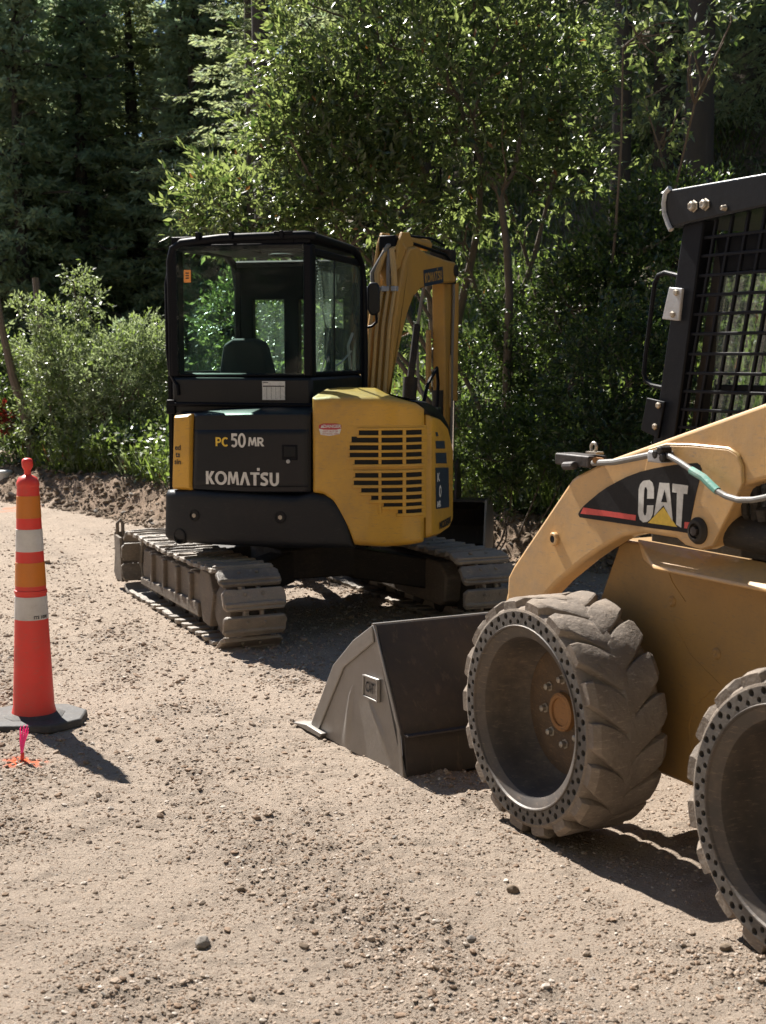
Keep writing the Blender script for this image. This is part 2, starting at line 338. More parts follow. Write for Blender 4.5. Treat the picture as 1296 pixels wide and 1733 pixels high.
def strips(x, y):                                               # worn wheel paths running away to the far left
    u = x*.93 + y*.36 + (fbm(x*.3, y*.4, 88)-.5)*.5
    return sum(np.exp(-((u-c)/w_)**4) for c, w_ in ((.15, .22), (1.05, .26), (1.95, .22), (2.75, .28), (3.9, .3), (-1.1, .3)))
def loose(x, y):
    a = sst(.47, .60, fbm(x*.95, y*.6, 90, 4, .6)); b = sst(.52, .64, fbm(x*2.3, y*1.9, 60, 3, .6))
    u = x*.93 + y*.36; v = -x*.36 + y*.93; c_ = sst(.52, .64, fbm(u*2.3, v*.45, 510, 4, .6))
    return np.clip(a*.8 + b*.5 + c_*.6, 0, 1)*(1-sst(.1, .5, bankdist(x, y)))*(1-.8*np.clip(strips(x, y), 0, 1))
def micro(x, y):
    L = loose(x, y); d = bankdist(x, y); B = sst(-.1, .3, d)*(1-sst(2.5, 5, d))
    z = (fbm(x*1.1, y*.8, 1, 4)-.5)*.07 + (fbm(x*7, y*7, 2, 3)-.5)*.016
    z = z + (fbm(x*24, y*24, 3, 3, .6)-.5)*(.004 + .013*L) + np.clip(fbm(x*36, y*36, 8, 2)-.66, 0, 1)*(.008+.03*L) + (fbm(x*4.2, y*3.1, 9, 4, .6)-.5)*.034 + L*(fbm(x*14, y*14, 19, 3, .65)-.45)*.034 - .014*strips(x, y)
    # lug prints pressed by wheels, crossing the lane obliquely
    v = -x*.36 + y*.93; u = x*.93 + y*.36; band = np.clip(strips(x, y), 0, 1)
    z = z + band*(np.abs(np.sin(v*24 + u*14*np.sign(np.sin(u*7)) + 1.5*np.sin(v*3)))**.6*.013)*sst(.42, .6, fbm(x*1.5, y*1.5, 33))
    z = z + B*((fbm(x*3.2, y*3.2, 12, 5, .62)-.5)*.20 + (fbm(x*11, y*11, 14, 3, .6)-.5)*.10)
    return z
def ground_z(x, y): return float(hgt(x, y) + micro(np.asarray(x, float), np.asarray(y, float)))
def axis(parts):
    out = [np.array([parts[0][0]])]
    for a, b, st in parts: out.append(np.linspace(a, b, max(2, int(round((b-a)/st))+1))[1:])
    return np.concatenate(out)
gx = axis([(-120, -30, 5), (-30, -12, .6), (-12, -5.2, .09), (-5.2, -2.2, .03), (-2.2, 2.2, .0125), (2.2, 4, .03), (4, 10, .15), (10, 30, .8), (30, 120, 5)])
gy = axis([(-30, 0, 2), (0, 3, .2), (3, 6.6, .011), (6.6, 10, .022), (10, 18, .042), (18, 24, .12), (24, 40, .6), (40, 160, 5)])
X, Y = np.meshgrid(gx, gy); near = (np.abs(X) < 12) & (Y > 2.5) & (Y < 24)
Z = hgt(X, Y) + np.where(near, micro(X, Y), 0)
V = np.stack([X, Y, Z], -1).reshape(-1, 3); nx = len(gx); ny = len(gy)
ii = (np.arange(ny-1)[:, None]*nx + np.arange(nx-1)[None]).ravel(); F = np.stack([ii, ii+1, ii+nx+1, ii+nx], 1)
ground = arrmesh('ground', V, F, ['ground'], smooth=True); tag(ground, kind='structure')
pk = gpt(38, 1289)
def attr(o, nm, arr):
    a = o.data.attributes.new(nm, 'FLOAT', 'POINT'); a.data.foreach_set('value', arr.astype(np.float32).ravel())
dd = bankdist(X, Y)
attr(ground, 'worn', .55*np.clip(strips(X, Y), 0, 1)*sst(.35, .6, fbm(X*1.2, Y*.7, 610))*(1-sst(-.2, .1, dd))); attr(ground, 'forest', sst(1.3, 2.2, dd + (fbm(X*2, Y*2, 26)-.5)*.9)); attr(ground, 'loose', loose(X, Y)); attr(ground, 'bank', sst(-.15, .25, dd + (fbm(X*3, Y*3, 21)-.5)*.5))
rr_ = np.hypot((X-pk[0])*.8, Y-pk[1]); attr(ground, 'orange', sst(.085, .03, rr_ + (fbm(X*30, Y*30, 77)-.5)*.09)*.8 + sst(.5, .1, np.hypot(X+4.25, (Y-15.9)))*sst(.5, .62, fbm(X*9, Y*9, 70))*.5)

# gravel: one uncountable layer of real pebbles, plus larger stones as single things
def ico(seed, squash=.6, sub=1, rough=.25):
    bm = bmesh.new(); bmesh.ops.create_icosphere(bm, subdivisions=sub, radius=1); r = np.random.default_rng(seed)
    s = np.array([1, r.uniform(.6, .95), r.uniform(squash*.7, squash*1.15)])
    V = np.array([v.co[:] for v in bm.verts]); V *= (1 + r.uniform(-rough, rough, (len(V), 1))); V *= s
    F = np.array([[v.index for v in f.verts] for f in bm.faces]); bm.free(); return V, F
def scatter_pebbles(name, P, S, mats, mi, label):
    Vs = []; Fs = []; Ms = []; base = 0; protos = [ico(i, .55) for i in range(8)]; k = RNG.integers(0, 8, len(P))
    for q in range(8):
        idx = np.where(k == q)[0]
        if len(idx) == 0: continue
        pv, pf = protos[q]; a = RNG.uniform(0, 2*math.pi, len(idx)); c, s_ = np.cos(a), np.sin(a)
        v = pv[None]*S[idx][:, None, None]; x = v[..., 0]*c[:, None] - v[..., 1]*s_[:, None]; y = v[..., 0]*s_[:, None] + v[..., 1]*c[:, None]
        tl = RNG.normal(0, .25, (len(idx), 1)); z = v[..., 2] + x*tl
        vv = np.stack([x, y, z], -1) + P[idx][:, None]
        Vs.append(vv.reshape(-1, 3)); Fs.append((pf[None] + (np.arange(len(idx))*len(pv))[:, None, None] + base).reshape(-1, 3)); Ms.append(np.repeat(mi[idx], len(pf))); base += len(idx)*len(pv)
    o = arrmesh(name, np.concatenate(Vs), np.concatenate(Fs), mats, mi=np.concatenate(Ms))
    return tag(o, label, 'gravel', kind='stuff')
N = 170000; D = 3.3*np.exp(RNG.uniform(0, 1, N)**1.05*math.log(17/3.3)); xx = RNG.uniform(-1, 1, N)*(.32*D)
L = loose(xx, D); keep = RNG.uniform(0, 1, N) < (.30 + .70*L + .30*sst(.45, .65, fbm(xx*4, D*4, 55)))*(1-.9*sst(7.5, 15, D)); xx = xx[keep]; D = D[keep]; L = L[keep]
S = np.clip(RNG.lognormal(math.log(.0032), .52, len(xx)), .0015, .016)*(1+.25*L)*np.clip(D/5, .9, 1.8)
zz = hgt(xx, D) + micro(xx, D) + S*.12
scatter_pebbles('gravel', np.stack([xx, D, zz], 1), S, ['gravel', 'clodroad', 'stone', 'palestone'], RNG.choice(4, len(xx), p=[.56, .33, .02, .09]), 'small loose gravel and clods strewn over the dirt road')
N = 9000; xx = RNG.uniform(-7, 3.2, N); D = np.interp(xx, EX, EY) + np.abs(RNG.normal(.1, .8, N))
S = np.clip(RNG.lognormal(math.log(.014), .55, N), .006, .055); zz = hgt(xx, D) + micro(xx, D) + S*.15
o = scatter_pebbles('dirt_clods', np.stack([xx, D, zz], 1), S, ['clod', 'stone'], (RNG.uniform(0, 1, N) < .06).astype(int), 'brown dirt clods heaped along the dug bank'); o['category'] = 'dirt clods'
stones = [(341, 1589, .027, 'stone', 'dark grey stone lying at the bottom left of the road, beside its own short shadow'), (514, 1600, .017, 'clod', 'small dark brown stone near the bottom middle of the road'),
          (869, 1508, .026, 'clod', 'dark brown clod on the road below the front loader wheel'), (797, 1587, .019, 'stone', 'rounded grey stone at the bottom, below the brown clod'),
          (992, 1612, .015, 'gravel', 'pale flat stone at the bottom right, left of the rear wheel'), (628, 1590, .016, 'gravel', 'white flat chip of rock at the bottom centre'),
          (858, 1650, .014, 'clod', 'dark clod close to the bottom edge, below the rounded grey stone'), (407, 1505, .020, 'clod', 'brown clod under the churned patch in the middle of the road'),
          (1075, 1668, .013, 'gravel', 'pale stone near the bottom edge left of the rear wheel'),
          (1226, 1617, .020, 'clod', 'brown clod right in front of the rear wheel'), (985, 1380, .018, 'gravel', 'pale stone under the tread of the front wheel'),
          (150, 1425, .018, 'gravel', 'pale stone on the left side of the road below the cone shadow')]
for i, (px, py, s, mt, lab) in enumerate(stones):
    g_ = gpt(px, py); z = ground_z(g_[0], g_[1]); v, f = ico(100+i, .75, 1, .30); me = MB()
    a = random.uniform(0, 6); rot = Matrix.Rotation(a, 3, 'Z') @ Matrix.Rotation(random.uniform(-.4, .4), 3, 'X')
    me.add([rot @ Vector(q*s) for q in v], [tuple(int(t) for t in q) for q in f])
    o = me.build('stone', mt, smooth=0, local=True); bv = o.modifiers.new('bevel', 'BEVEL'); bv.width = s*.12; bv.segments = 2; o.location = (g_[0], g_[1], z + s*.22); tag(o, lab, 'stone', 'larger loose stones on the road')
# ================================================================ COMPACT EXCAVATOR
EF = Frame(-.50, 9.6, 14.0)                                   # upper structure, seen from behind
TF = Frame(-.53, 9.6, -24.1)                                  # crawler tracks, turned against it
BF = Frame(-.02, 10.4, 25.0)                                  # boom plane
ex = thing('excavator', (-.5, 9.6, 0), 'yellow and black compact excavator on muddy crawler tracks, seen from behind', 'excavator')
# plan curve of the rounded tail
tail_cp = [(-.80, .45), (-.845, -.1), (-.84, -.5), (-.80, -.74), (-.66, -.90), (-.35, -.985), (0, -1.01), (.4, -.99), (.74, -.93), (.915, -.83), (.975, -.66), (.985, -.3), (.975, 0.), (.955, .45)]
def chaikin(p, n=3):
    for _ in range(n):
        q = [p[0]]
        for a, b in zip(p[:-1], p[1:]): q += [(a[0]*.75+b[0]*.25, a[1]*.75+b[1]*.25), (a[0]*.25+b[0]*.75, a[1]*.25+b[1]*.75)]
        p = q + [p[-1]]
    return p
TAIL = np.array(chaikin(tail_cp)); TL = np.concatenate([[0], np.cumsum(np.hypot(*np.diff(TAIL, axis=0).T))])
def tail_pt(s, z, off=0.):                                     # off > 0 outwards
    u = np.interp(s, TL, TAIL[:, 0]); v = np.interp(s, TL, TAIL[:, 1]); e = .02
    du = np.interp(s+e, TL, TAIL[:, 0]) - np.interp(s-e, TL, TAIL[:, 0]); dv = np.interp(s+e, TL, TAIL[:, 1]) - np.interp(s-e, TL, TAIL[:, 1]); l = math.hypot(du, dv) or 1
    return EF.W(u + dv/l*off, v - du/l*off, z)
def tail_hit(x, y):
    d = ray(x, y); o_ = CC - EF.o; ox, oy = o_ @ EF.r, o_ @ EF.f; dx, dy = d @ EF.r, d @ EF.f; best = None
    for i in range(len(TAIL)-1):
        a = TAIL[i]; b = TAIL[i+1]; e = b-a; den = dx*e[1]-dy*e[0]
        if abs(den) < 1e-9: continue
        t = ((a[0]-ox)*e[1]-(a[1]-oy)*e[0])/den; k = ((a[0]-ox)*dy-(a[1]-oy)*dx)/den
        if -1e-6 <= k <= 1+1e-6 and t > 0 and (best is None or t < best[0]): best = (t, TL[i]+k*math.hypot(*e), CAM_H + t*d[2])
    if best is None:                                           # just past the silhouette
        return tail_hit(x + (4 if x < 500 else -4), y)
    return best[1], best[2]
def resample(pix, n, conv=tail_hit):
    p = np.array([conv(*q) for q in pix]); l = np.concatenate([[0], np.cumsum(np.hypot(*np.diff(p, axis=0).T))]); t = np.linspace(0, l[-1], n)
    return np.stack([np.interp(t, l, p[:, 0]), np.interp(t, l, p[:, 1])], 1)
def panel(top, bot, name, mat, off=.0, er=.03, n=40, rows=14, thick=.10, topin=0., parent=ex, conv=tail_hit, mp=tail_pt, bulge=0.):
    """bodywork panel: grid between a top and a bottom line on the tail, edges rolled in, closed behind"""
    A = resample(top, n, conv); B = resample(bot, n, conv); mb = MB(); vs = []
    W_ = np.hypot(*(A[-1]-A[0])); Ht = abs(A[:, 1]-B[:, 1])
    for j in range(rows):
        t = j/(rows-1); t = t - .10*math.sin(4*math.pi*t)/(1.3)*.6 if rows > 6 else t
        for i in range(n):
            q = A[i]*(1-t) + B[i]*t; e1 = min(t, 1-t)*max(.02, Ht[i]); e2 = min(i, n-1-i)/(n-1)*W_
            d = min(e1, e2); o_ = off - (er*(1-math.sqrt(max(0, 1-(1-min(1, d/er))**2))) if er > 0 else 0) + bulge*math.sin(math.pi*t)*math.sin(math.pi*i/(n-1))
            vs.append(mp(q[0], q[1], o_))
    fs = [(j*n+i, j*n+i+1, (j+1)*n+i+1, (j+1)*n+i) for j in range(rows-1) for i in range(n-1)]
    ring = [i for i in range(n)] + [j*n+n-1 for j in range(1, rows)] + [(rows-1)*n+i for i in range(n-2, -1, -1)] + [j*n for j in range(rows-2, 0, -1)]
    b = len(vs)
    grid = [(q, 0) for q in ring]
    for q in ring:
        j, i = divmod(q, n); t = j/(rows-1); q2 = A[i]*(1-t)+B[i]*t; zz_ = q2[1] + (topin*.12 if j == 0 and topin else 0)
        vs.append(mp(q2[0], zz_, off-er-(thick+topin if (j == 0 and topin) else thick)))
    m_ = len(ring); fs += [(ring[k], ring[(k+1) % m_], b+(k+1) % m_, b+k) for k in range(m_)]
    mb.add(vs, fs); return mb.build(name, mat, parent, smooth=45)
# body core that the panels are hung on
core = MB(EF); cpts = [(u*.86, v*.88) for u, v in TAIL[::4]] + [(.80, .55), (-.68, .80)]
core.plan(cpts, .70, 1.36); core.build('machine_body', 'black', ex, bev=.01)
panel([(286, 829), (330, 827), (505, 838), (528, 832), (560, 837), (575, 850), (590, 880), (600, 925)], [(286, 905), (292, 915), (360, 921), (440, 925), (500, 927), (540, 927), (570, 927), (600, 928)], 'counterweight', 'cwt', off=.05, er=.045, n=60, rows=18, thick=.22)
lip = MB(); sA = tail_hit(300, 914)[0]; sB = tail_hit(592, 926)[0]
lip.tube([tail_pt(s, .60 + .0*s, .012) for s in np.linspace(sA, sB, 24)], .026, 8, loc=False); lip.build('counterweight_lip', 'rust', ex)
for px, py in ((336, 871), (478, 874)):
    s, z = tail_hit(px, py); c = tail_pt(s, z, .048); n_ = Vector(tail_pt(s, z, .1)) - Vector(tail_pt(s, z, 0.)); h = MB()
    h.lathe(c, n_, [(.038, -.03), (.038, .006), (.028, .009), (.026, -.012), (0, -.012)], 20, loc=False); cw = h.build('tie_hole', 'hole', ex)
    h = MB(); h.lathe(c, n_, [(.014, -.02), (.014, .006), (.0, .008)], 6, loc=False); h.build('bolt', 'bolt', cw)
s, z = tail_hit(300, 897); h = MB(); n_ = Vector(tail_pt(s, z, .1)) - Vector(tail_pt(s, z, 0.)); h.lathe(tail_pt(s+.06, z-.03, .045), n_, [(.05, -.03), (.05, .008), (.043, .010), (.042, -.02), (0, -.02)], 20, loc=False); h.build('towing_hole', 'hole', ex)
panel([(300, 703), (329, 700)], [(297, 827), (329, 829)], 'side_cover', 'yellow', off=.045, er=.022, n=12, rows=16)
hood = panel([(330, 700), (420, 698), (527, 698)], [(326, 829), (420, 834), (527, 834)], 'engine_hood', 'black', off=.03, er=.018, n=34, rows=20, topin=.25)
panel([(334, 727), (430, 726), (524, 726)], [(330, 820), (430, 824), (524, 824)], 'hood_door', 'black', off=.041, er=.012, n=34, rows=14, thick=.02)
s, z = tail_hit(493, 765); lat = MB()
def patch(px0, py0, px1, py1, off, th, name, mat, parent, bev=.004, conv=tail_hit, mp=tail_pt, nseg=6):
    s0, z0 = conv(px0, py0); s1, z1 = conv(px1, py1); mb = MB(); S_ = np.linspace(s0, s1, nseg); n = nseg
    vs = [mp(s, z0, off+th) for s in S_] + [mp(s, z1, off+th) for s in S_] + [mp(s, z0, off) for s in S_] + [mp(s, z1, off) for s in S_]
    fs = [(i, i+1, n+i+1, n+i) for i in range(n-1)] + [(i, i+1, 2*n+i+1, 2*n+i) for i in range(n-1)] + [(n+i, n+i+1, 3*n+i+1, 3*n+i) for i in range(n-1)] + [(0, n, 3*n, 2*n), (n-1, 2*n-1, 4*n-1, 3*n-1)]
    mb.add(vs, fs); return mb.build(name, mat, parent, bev=bev, smooth=30)
lt = patch(480, 752, 506, 778, .042, .004, 'hood_latch', 'frame', ex); patch(484, 755, 503, 772, .0465, .003, 'latch_recess', 'hole', lt)
s, z = tail_hit(491, 780); h = MB(); h.lathe(tail_pt(s, z, .044), Vector(tail_pt(s, z, .1))-Vector(tail_pt(s, z, 0)), [(.012, 0), (.012, .007), (0, .008)], 16, loc=False); h.build('lock_cylinder', 'zinc', lt)
def tail_text(name, txt, px, py, size, mat, off, wx=1., parent=ex, **kw):
    s0, z0 = tail_hit(px, py); return text_on(name, txt, size, lambda x, y: tail_pt(s0+x, z0+y, off), mat, parent, wx, **kw)
# heavy wordmark built from strokes; the bar of the T rises above the line with its small square over it
def wordmark(px, py, hgt_, off, mapf, name, mat, parent, sc=1., txt='KOMATSU'):
    T = {'K': [[(0, 0), (.24, 0), (.24, 1), (0, 1)], [(.20, .50), (.46, 1), (.76, 1), (.44, .52), (.78, 0), (.48, 0)]],
         'M': [[(0, 0), (.2, 0), (.24, .62), (.40, .1), (.56, .1), (.72, .62), (.76, 0), (.98, 0), (.86, 1), (.64, 1), (.48, .5), (.32, 1), (.1, 1)]],
         'A': [[(0, 0), (.24, 0), (.44, .66), (.64, 0), (.88, 0), (.56, 1), (.32, 1)]],
         'T': [[(.26, 0), (.5, 0), (.5, .82), (.76, .82), (.76, 1.0), (0, 1.0), (0, .82), (.26, .82)], [(.56, 1.12), (.78, 1.12), (.78, 1.34), (.56, 1.34)]]}
    def arcs(cx, cy, rx, ry, a0, a1, t, n=14):
        o_ = [(cx+rx*math.cos(math.radians(a0+(a1-a0)*k/n)), cy+ry*math.sin(math.radians(a0+(a1-a0)*k/n))) for k in range(n+1)]
        i_ = [(cx+(rx-t)*math.cos(math.radians(a0+(a1-a0)*k/n)), cy+(ry-t*.8)*math.sin(math.radians(a0+(a1-a0)*k/n))) for k in range(n+1)]
        return o_, i_
    mb = MB(); x = 0; W_ = {'K': .82, 'O': 1.06, 'M': 1.02, 'A': .90, 'T': .80, 'S': .78, 'U': .84, 'P': .74, 'C': .86, 'R': .80, '5': .70, '0': .80}; tot = sum(W_[c] for c in txt)
    def strip(o_, i_, x):
        vs = [mapf((px_+x-tot/2)*hgt_*sc, (py_-.5)*hgt_) for px_, py_ in o_+i_]; n = len(o_); mb.add(vs, [(k, k+1, n+k+1, n+k) for k in range(n-1)])
    for c in txt:
        if c == 'O': strip(*arcs(.5, .5, .52, .53, 0, 360, .24, 30), x)
        elif c == '0': strip(*arcs(.37, .5, .37, .53, 0, 360, .21, 30), x)
        elif c == 'C': strip(*arcs(.46, .5, .46, .53, 48, 312, .24, 26), x)
        elif c in 'PR':
            mb.add([mapf((a+x-tot/2)*hgt_*sc, (b-.5)*hgt_) for a, b in ((0, 0), (.22, 0), (.22, 1), (0, 1))], [(0, 1, 2, 3)])
            o_, i_ = arcs(.36, .68, .34, .32, 90, -90, .20, 14); strip([(.22, 1.0)]+o_+[(.22, .36)], [(.22, .78)]+[(a, max(.56, min(.80, b))) for a, b in i_]+[(.22, .56)], x)
            if c == 'R': mb.add([mapf((a+x-tot/2)*hgt_*sc, (b-.5)*hgt_) for a, b in ((.24, .42), (.50, 0), (.78, 0), (.50, .42))], [(0, 1, 2, 3)])
        elif c == '5':
            for pl in ([(.08, .8), (.62, .8), (.62, 1.0), (.08, 1.0)], [(.06, .48), (.26, .52), (.28, .82), (.09, .82)]): mb.add([mapf((a+x-tot/2)*hgt_*sc, (b-.5)*hgt_) for a, b in pl], [(0, 1, 2, 3)])
            strip(*arcs(.32, .32, .34, .34, 128, -140, .21, 20), x)
        elif c == 'U':
            o_, i_ = arcs(.38, .38, .38, .40, 180, 360, .23); strip([(0, 1)]+o_+[(.76, 1)], [(.23, 1)]+i_+[(.53, 1)], x)
        elif c == 'S':
            pts = [(.66, .86), (.50, .90), (.30, .90), (.15, .80), (.15, .66), (.28, .56), (.45, .46), (.56, .34), (.54, .18), (.40, .10), (.22, .10), (.04, .16)]
            o_ = []; i_ = []
            for k, (a, b) in enumerate(pts):
                p0 = pts[max(0, k-1)]; p1 = pts[min(len(pts)-1, k+1)]; dx, dy = p1[0]-p0[0], p1[1]-p0[1]; l = math.hypot(dx, dy); o_.append((a-dy/l*.115, b+dx/l*.115)); i_.append((a+dy/l*.115, b-dx/l*.115))
            strip(o_, i_, x)
        else:
            for pl in T[c]: mb.add([mapf((a+x-tot/2)*hgt_*sc, (b-.5)*hgt_) for a, b in pl], [tuple(range(len(pl)))])
        x += W_[c]
    return mb.build(name, mat, parent, smooth=0)
for t_, px_1, py_1, h_1, m_1, s_1 in (('PC', 381, 747, .054, 'yellowletter', 1.0), ('50', 408, 744.5, .083, 'white', .82), ('MR', 437.5, 747, .054, 'white', 1.05)):
    s1_, z1_ = tail_hit(px_1, py_1); wordmark(0, 0, h_1, 0, lambda x, y: tail_pt(s1_+x, z1_+y, .0435), 'lettering', m_1, ex, s_1, t_)
s0, z0 = tail_hit(414, 809); wordmark(0, 0, .080, 0, lambda x, y: tail_pt(s0+x, z0+y, .0435), 'lettering', 'white', ex, .96)
for py, t in ((757, 'ed'), (769, 'ts'), (781, 'sin')): tail_text('side_lettering', t, 309, py, .046, 'ink', .048, offset=.001)
# big yellow radiator cover on the right, wraps round the corner
cover = panel([(529, 673), (560, 670), (640, 671), (700, 680), (712, 690)], [(530, 834), (548, 836), (566, 850), (590, 895), (600, 922), (650, 925), (712, 918)], 'radiator_cover', 'yellow', off=.045, er=.04, n=70, rows=30, thick=.05, topin=.35)
panel([(717, 701), (735, 706), (748, 722), (757, 760)], [(717, 910), (735, 906), (750, 895), (757, 880)], 'corner_cover', 'yellow', off=.04, er=.025, n=26, rows=20, thick=.08)
dk = panel([(690, 676), (715, 679), (738, 694), (754, 722)], [(715, 702), (728, 706), (745, 722), (755, 745)], 'tank_cover', 'black', off=.03, er=.02, n=20, rows=8, thick=.05, topin=.5)
def slotrow(y, x0, x1, cols):
    for a, b in cols:
        a2 = max(a, x0)
        if b - a2 > 6: patch(a2, y-4.9, b, y+4.9, .0466, .002, 'louvre_slot', 'hole', gr, bev=0)
# grille: raised surround, openings and bars between them
for k, (ys, xl) in enumerate((((731, 743, 756, 768, 780), (608, 596, 593, 593, 601)), ((802, 815, 827, 840, 852, 863), (602, 600, 612, 628, 648, 670)))):
    y0, y1 = ys[0]-11, ys[-1]+11
    gr = patch(587 if k == 0 else 592, y0, 712, y1, .0440, .0025, 'radiator_grille', 'yellow', ex, bev=.002, nseg=12) if k == 0 else None
    if gr is None:
        gr = panel([(594, 792), (650, 791), (711, 791)], [(594, 822), (628, 846), (660, 872), (711, 875)], 'radiator_grille', 'yellow', off=.0465, er=.002, n=24, rows=8, thick=.002)
    for y, x0 in zip(ys, xl): slotrow(y + (0 if k == 0 else 1), x0, 705, ((593, 640), (644, 677), (681, 704)))
    # bars stand proud between the openings
    for y in [ys[0]-6.2] + [(a+b)/2 for a, b in zip(ys[:-1], ys[1:])] + [ys[-1]+6.2]:
        i = min(range(len(ys)), key=lambda q: abs(ys[q]-y)); patch(xl[i]-3, y-1.5, 706, y+1.5, .046, .013, 'louvre_bar', 'yellow', gr, bev=.003, nseg=10)
    for x in (642, 679): patch(x-2.3, ys[0]-6, x+2.3, ys[-1]+6, .046, .010, 'louvre_bar', 'yellow', gr, bev=.002, nseg=3)
lb = panel([(542, 719), (548, 716), (572, 716), (579, 719)], [(542, 724), (548, 726.5), (572, 726.5), (579, 724)], 'warning_label', 'redlab', off=.048, er=.0, n=10, rows=3, thick=.001)
panel([(542, 725), (560, 727), (579, 725)], [(545, 735), (560, 737), (576, 734)], 'warning_label', 'paper', off=.0478, er=.0, n=10, rows=3, thick=.001)
tail_text('warning_text', 'DANGER', 564, 721, .026, 'white', .0495, offset=.0008)
tail_text('warning_text', 'KEEP OUT OF', 561, 729.5, .015, 'redlab', .0495); tail_text('warning_text', 'SWINGING AREA', 561, 733.5, .013, 'redlab', .0495)
s_, z_ = tail_hit(547.5, 721.2); mb = MB(); mb.add([tail_pt(s_-.010, z_-.008, .0495), tail_pt(s_+.010, z_-.008, .0495), tail_pt(s_, z_+.011, .0495)], [(0, 1, 2)]); mb.build('warning_triangle', 'white', ex)
for y0, y1, x1 in ((731, 738, 731), (746, 759, 742), (766, 784, 745), (791, 860, 749)): panel([(726, y0), (x1-2 if y1 < 740 else x1-1, y0)], [(727, y1+(1 if y1 > 800 else 0)), (x1, y1-(2 if y1 > 800 else 0))], 'side_decal', 'decalblue', off=.043, er=0, n=6, rows=3, thick=.001)
for t, px, py, sz in (('K', 730, 808, .07), ('0', 733, 832, .10), ('MR', 731, 853, .05)): tail_text('side_decal_lettering', t, px, py, sz, 'white', .0455, 1.1, offset=.003)
tail_text('lettering', 'MODERN', 743, 885, .062, 'ink', .0430, 1.25, offset=.003)

# ---- cab
cab = MB(EF); U0, U1, V0, V1 = -.70, .235, -.70, .615; ZB, ZT = 1.34, 2.47; ZS = EF.rear(400, 637, V0)[1]
def bar(mb, r0, r1, f0, f1, z0, z1): mb.box(r0, r1, f0, f1, z0, z1)
c = MB(EF); c.plan([(U0, V0), (U1, V0), (U1, V1-.1), (U1-.1, V1), (U0+.1, V1), (U0, V1-.1)], ZB, ZS); c.build('cab_base', 'black', ex, bev=.025)
c = MB(EF); c.box(U0-.012, U1+.014, V0-.022, V0+.05, ZS-.19, ZS-.165); c.box(U0-.03, U0+.03, V0-.02, V0+.06, ZS-.24, ZS-.15); c.build('cab_trim', 'frame', ex, bev=.008)
P = MB(EF)
for (u, v, wu, wv) in ((U0, V0, .055, .10), (U1-.055, V0, .055, .10)): P.box(u, u+wu, v, v+wv, ZS, ZT-.07)
P.box(U0, U0+.05, V1-.12, V1-.05, ZS, ZT-.1); P.box(U1-.05, U1, V1-.12, V1-.05, ZS, ZT-.1)
P.box(U0+.05, U1-.05, V0+.002, V0+.06, ZS, ZS+.02); P.box(U0+.05, U1-.05, V0+.002, V0+.06, ZT-.105, ZT-.06)
fr_ = EF.side(568, 560, U1)[0]; P.box(U1-.03, U1-.004, fr_-.012, fr_+.012, ZS+.01, ZT-.12)   # slider divider
P.box(U1-.035, U1-.001, V0+.1, V1-.12, ZS, ZS+.03); P.box(U0+.001, U0+.035, V0+.1, V1-.12, ZS, ZS+.03)
P.box(U1-.035, U1-.001, V0+.1, V1-.12, ZT-.14, ZT-.09)
fpil = [(U0+.05, .34, .09), (-.30, .5, .15), (U1-.2, .34, .15)]
P.box(-.33, -.22, V1-.13, V1-.05, ZS, ZT-.1); P.box(U0+.05, U0+.14, V1-.13, V1-.06, ZS, ZT-.1); P.box(U1-.13, U1-.05, V1-.13, V1-.06, ZS, ZT-.1)
P.box(U0+.05, U1-.05, V1-.13, V1-.06, ZT-.36, ZT-.1)
P.build('cab_frame', 'frame', ex, bev=.012)
# round shouldered roof rails
R_ = MB(EF)
zr = ZT-.035
R_.tube([(U0+.0, V0+.03, ZS), (U0+.0, V0+.02, ZT-.16), (U0+.02, V0+.015, ZT-.085), (U0+.08, V0+.01, ZT-.05), (-.35, V0+.01, zr+.01), (U1-.04, V0+.01, zr+.02), (U1+.0, V0+.02, zr+.012), (U1+.0, V0+.2, zr+.01), (U1, V1-.36, zr-.0), (U1, V1-.22, zr-.03), (U1, V1-.12, zr-.09), (U1, V1-.06, ZT-.26), (U1, V1-.03, ZS+.1), (U1, V1-.05, ZB+.1)], .026, 12)
R_.tube([(U0, V0+.1, ZT-.07), (U0, V1-.3, ZT-.05), (U0, V1-.12, ZT-.12), (U0, V1-.05, ZT-.3), (U0, V1-.04, ZB+.1)], .026, 12)
R_.tube([(U0+.02, V1-.12, ZT-.11), (U1-.02, V1-.12, ZT-.11)], .024, 10)
R_.build('cab_rail', 'frame', ex)
rf = MB(EF)
H0, H1, HF0, HF1 = -.36, .12, -.42, .10                        # hatch opening
for (a, b, c_, d) in ((U0+.01, H0, V0+.01, V1-.12), (H1, U1-.01, V0+.01, V1-.12), (H0, H1, V0+.01, HF0), (H0, H1, HF1, V1-.12)): rf.box(a, b, c_, d, ZT-.065, ZT-.012)
roof = rf.build('cab_roof', 'frame', ex, bev=.006)
h = MB(EF); h.box(H0-.02, H1+.02, HF0-.02, HF1+.02, ZT-.008, ZT+.001); h.build('roof_hatch', 'dglass', roof)
h = MB(EF); h.box(-.1, .06, .35, .5, ZT-.01, ZT+.015); h.tube([(.03, .1, ZT-.02), (.03, .1, ZT+.07)], .012, 8); h.build('roof_bracket', 'frame', roof, bev=.004)
g_ = MB(EF); g_.box(U0+.045, U1-.045, V0-.004, V0+.002, ZS+.012, ZT-.075); gw = g_.build('rear_window', 'glass', ex)
g_ = MB(EF); g_.box(U1-.012, U1-.006, V0+.105, V1-.1, ZS+.02, ZT-.12); g_.build('side_window', 'dglass', ex)
g_ = MB(EF); g_.box(U0+.006, U0+.012, V0+.105, V1-.1, ZS+.02, ZT-.12); g_.build('door_window', 'glass', ex)
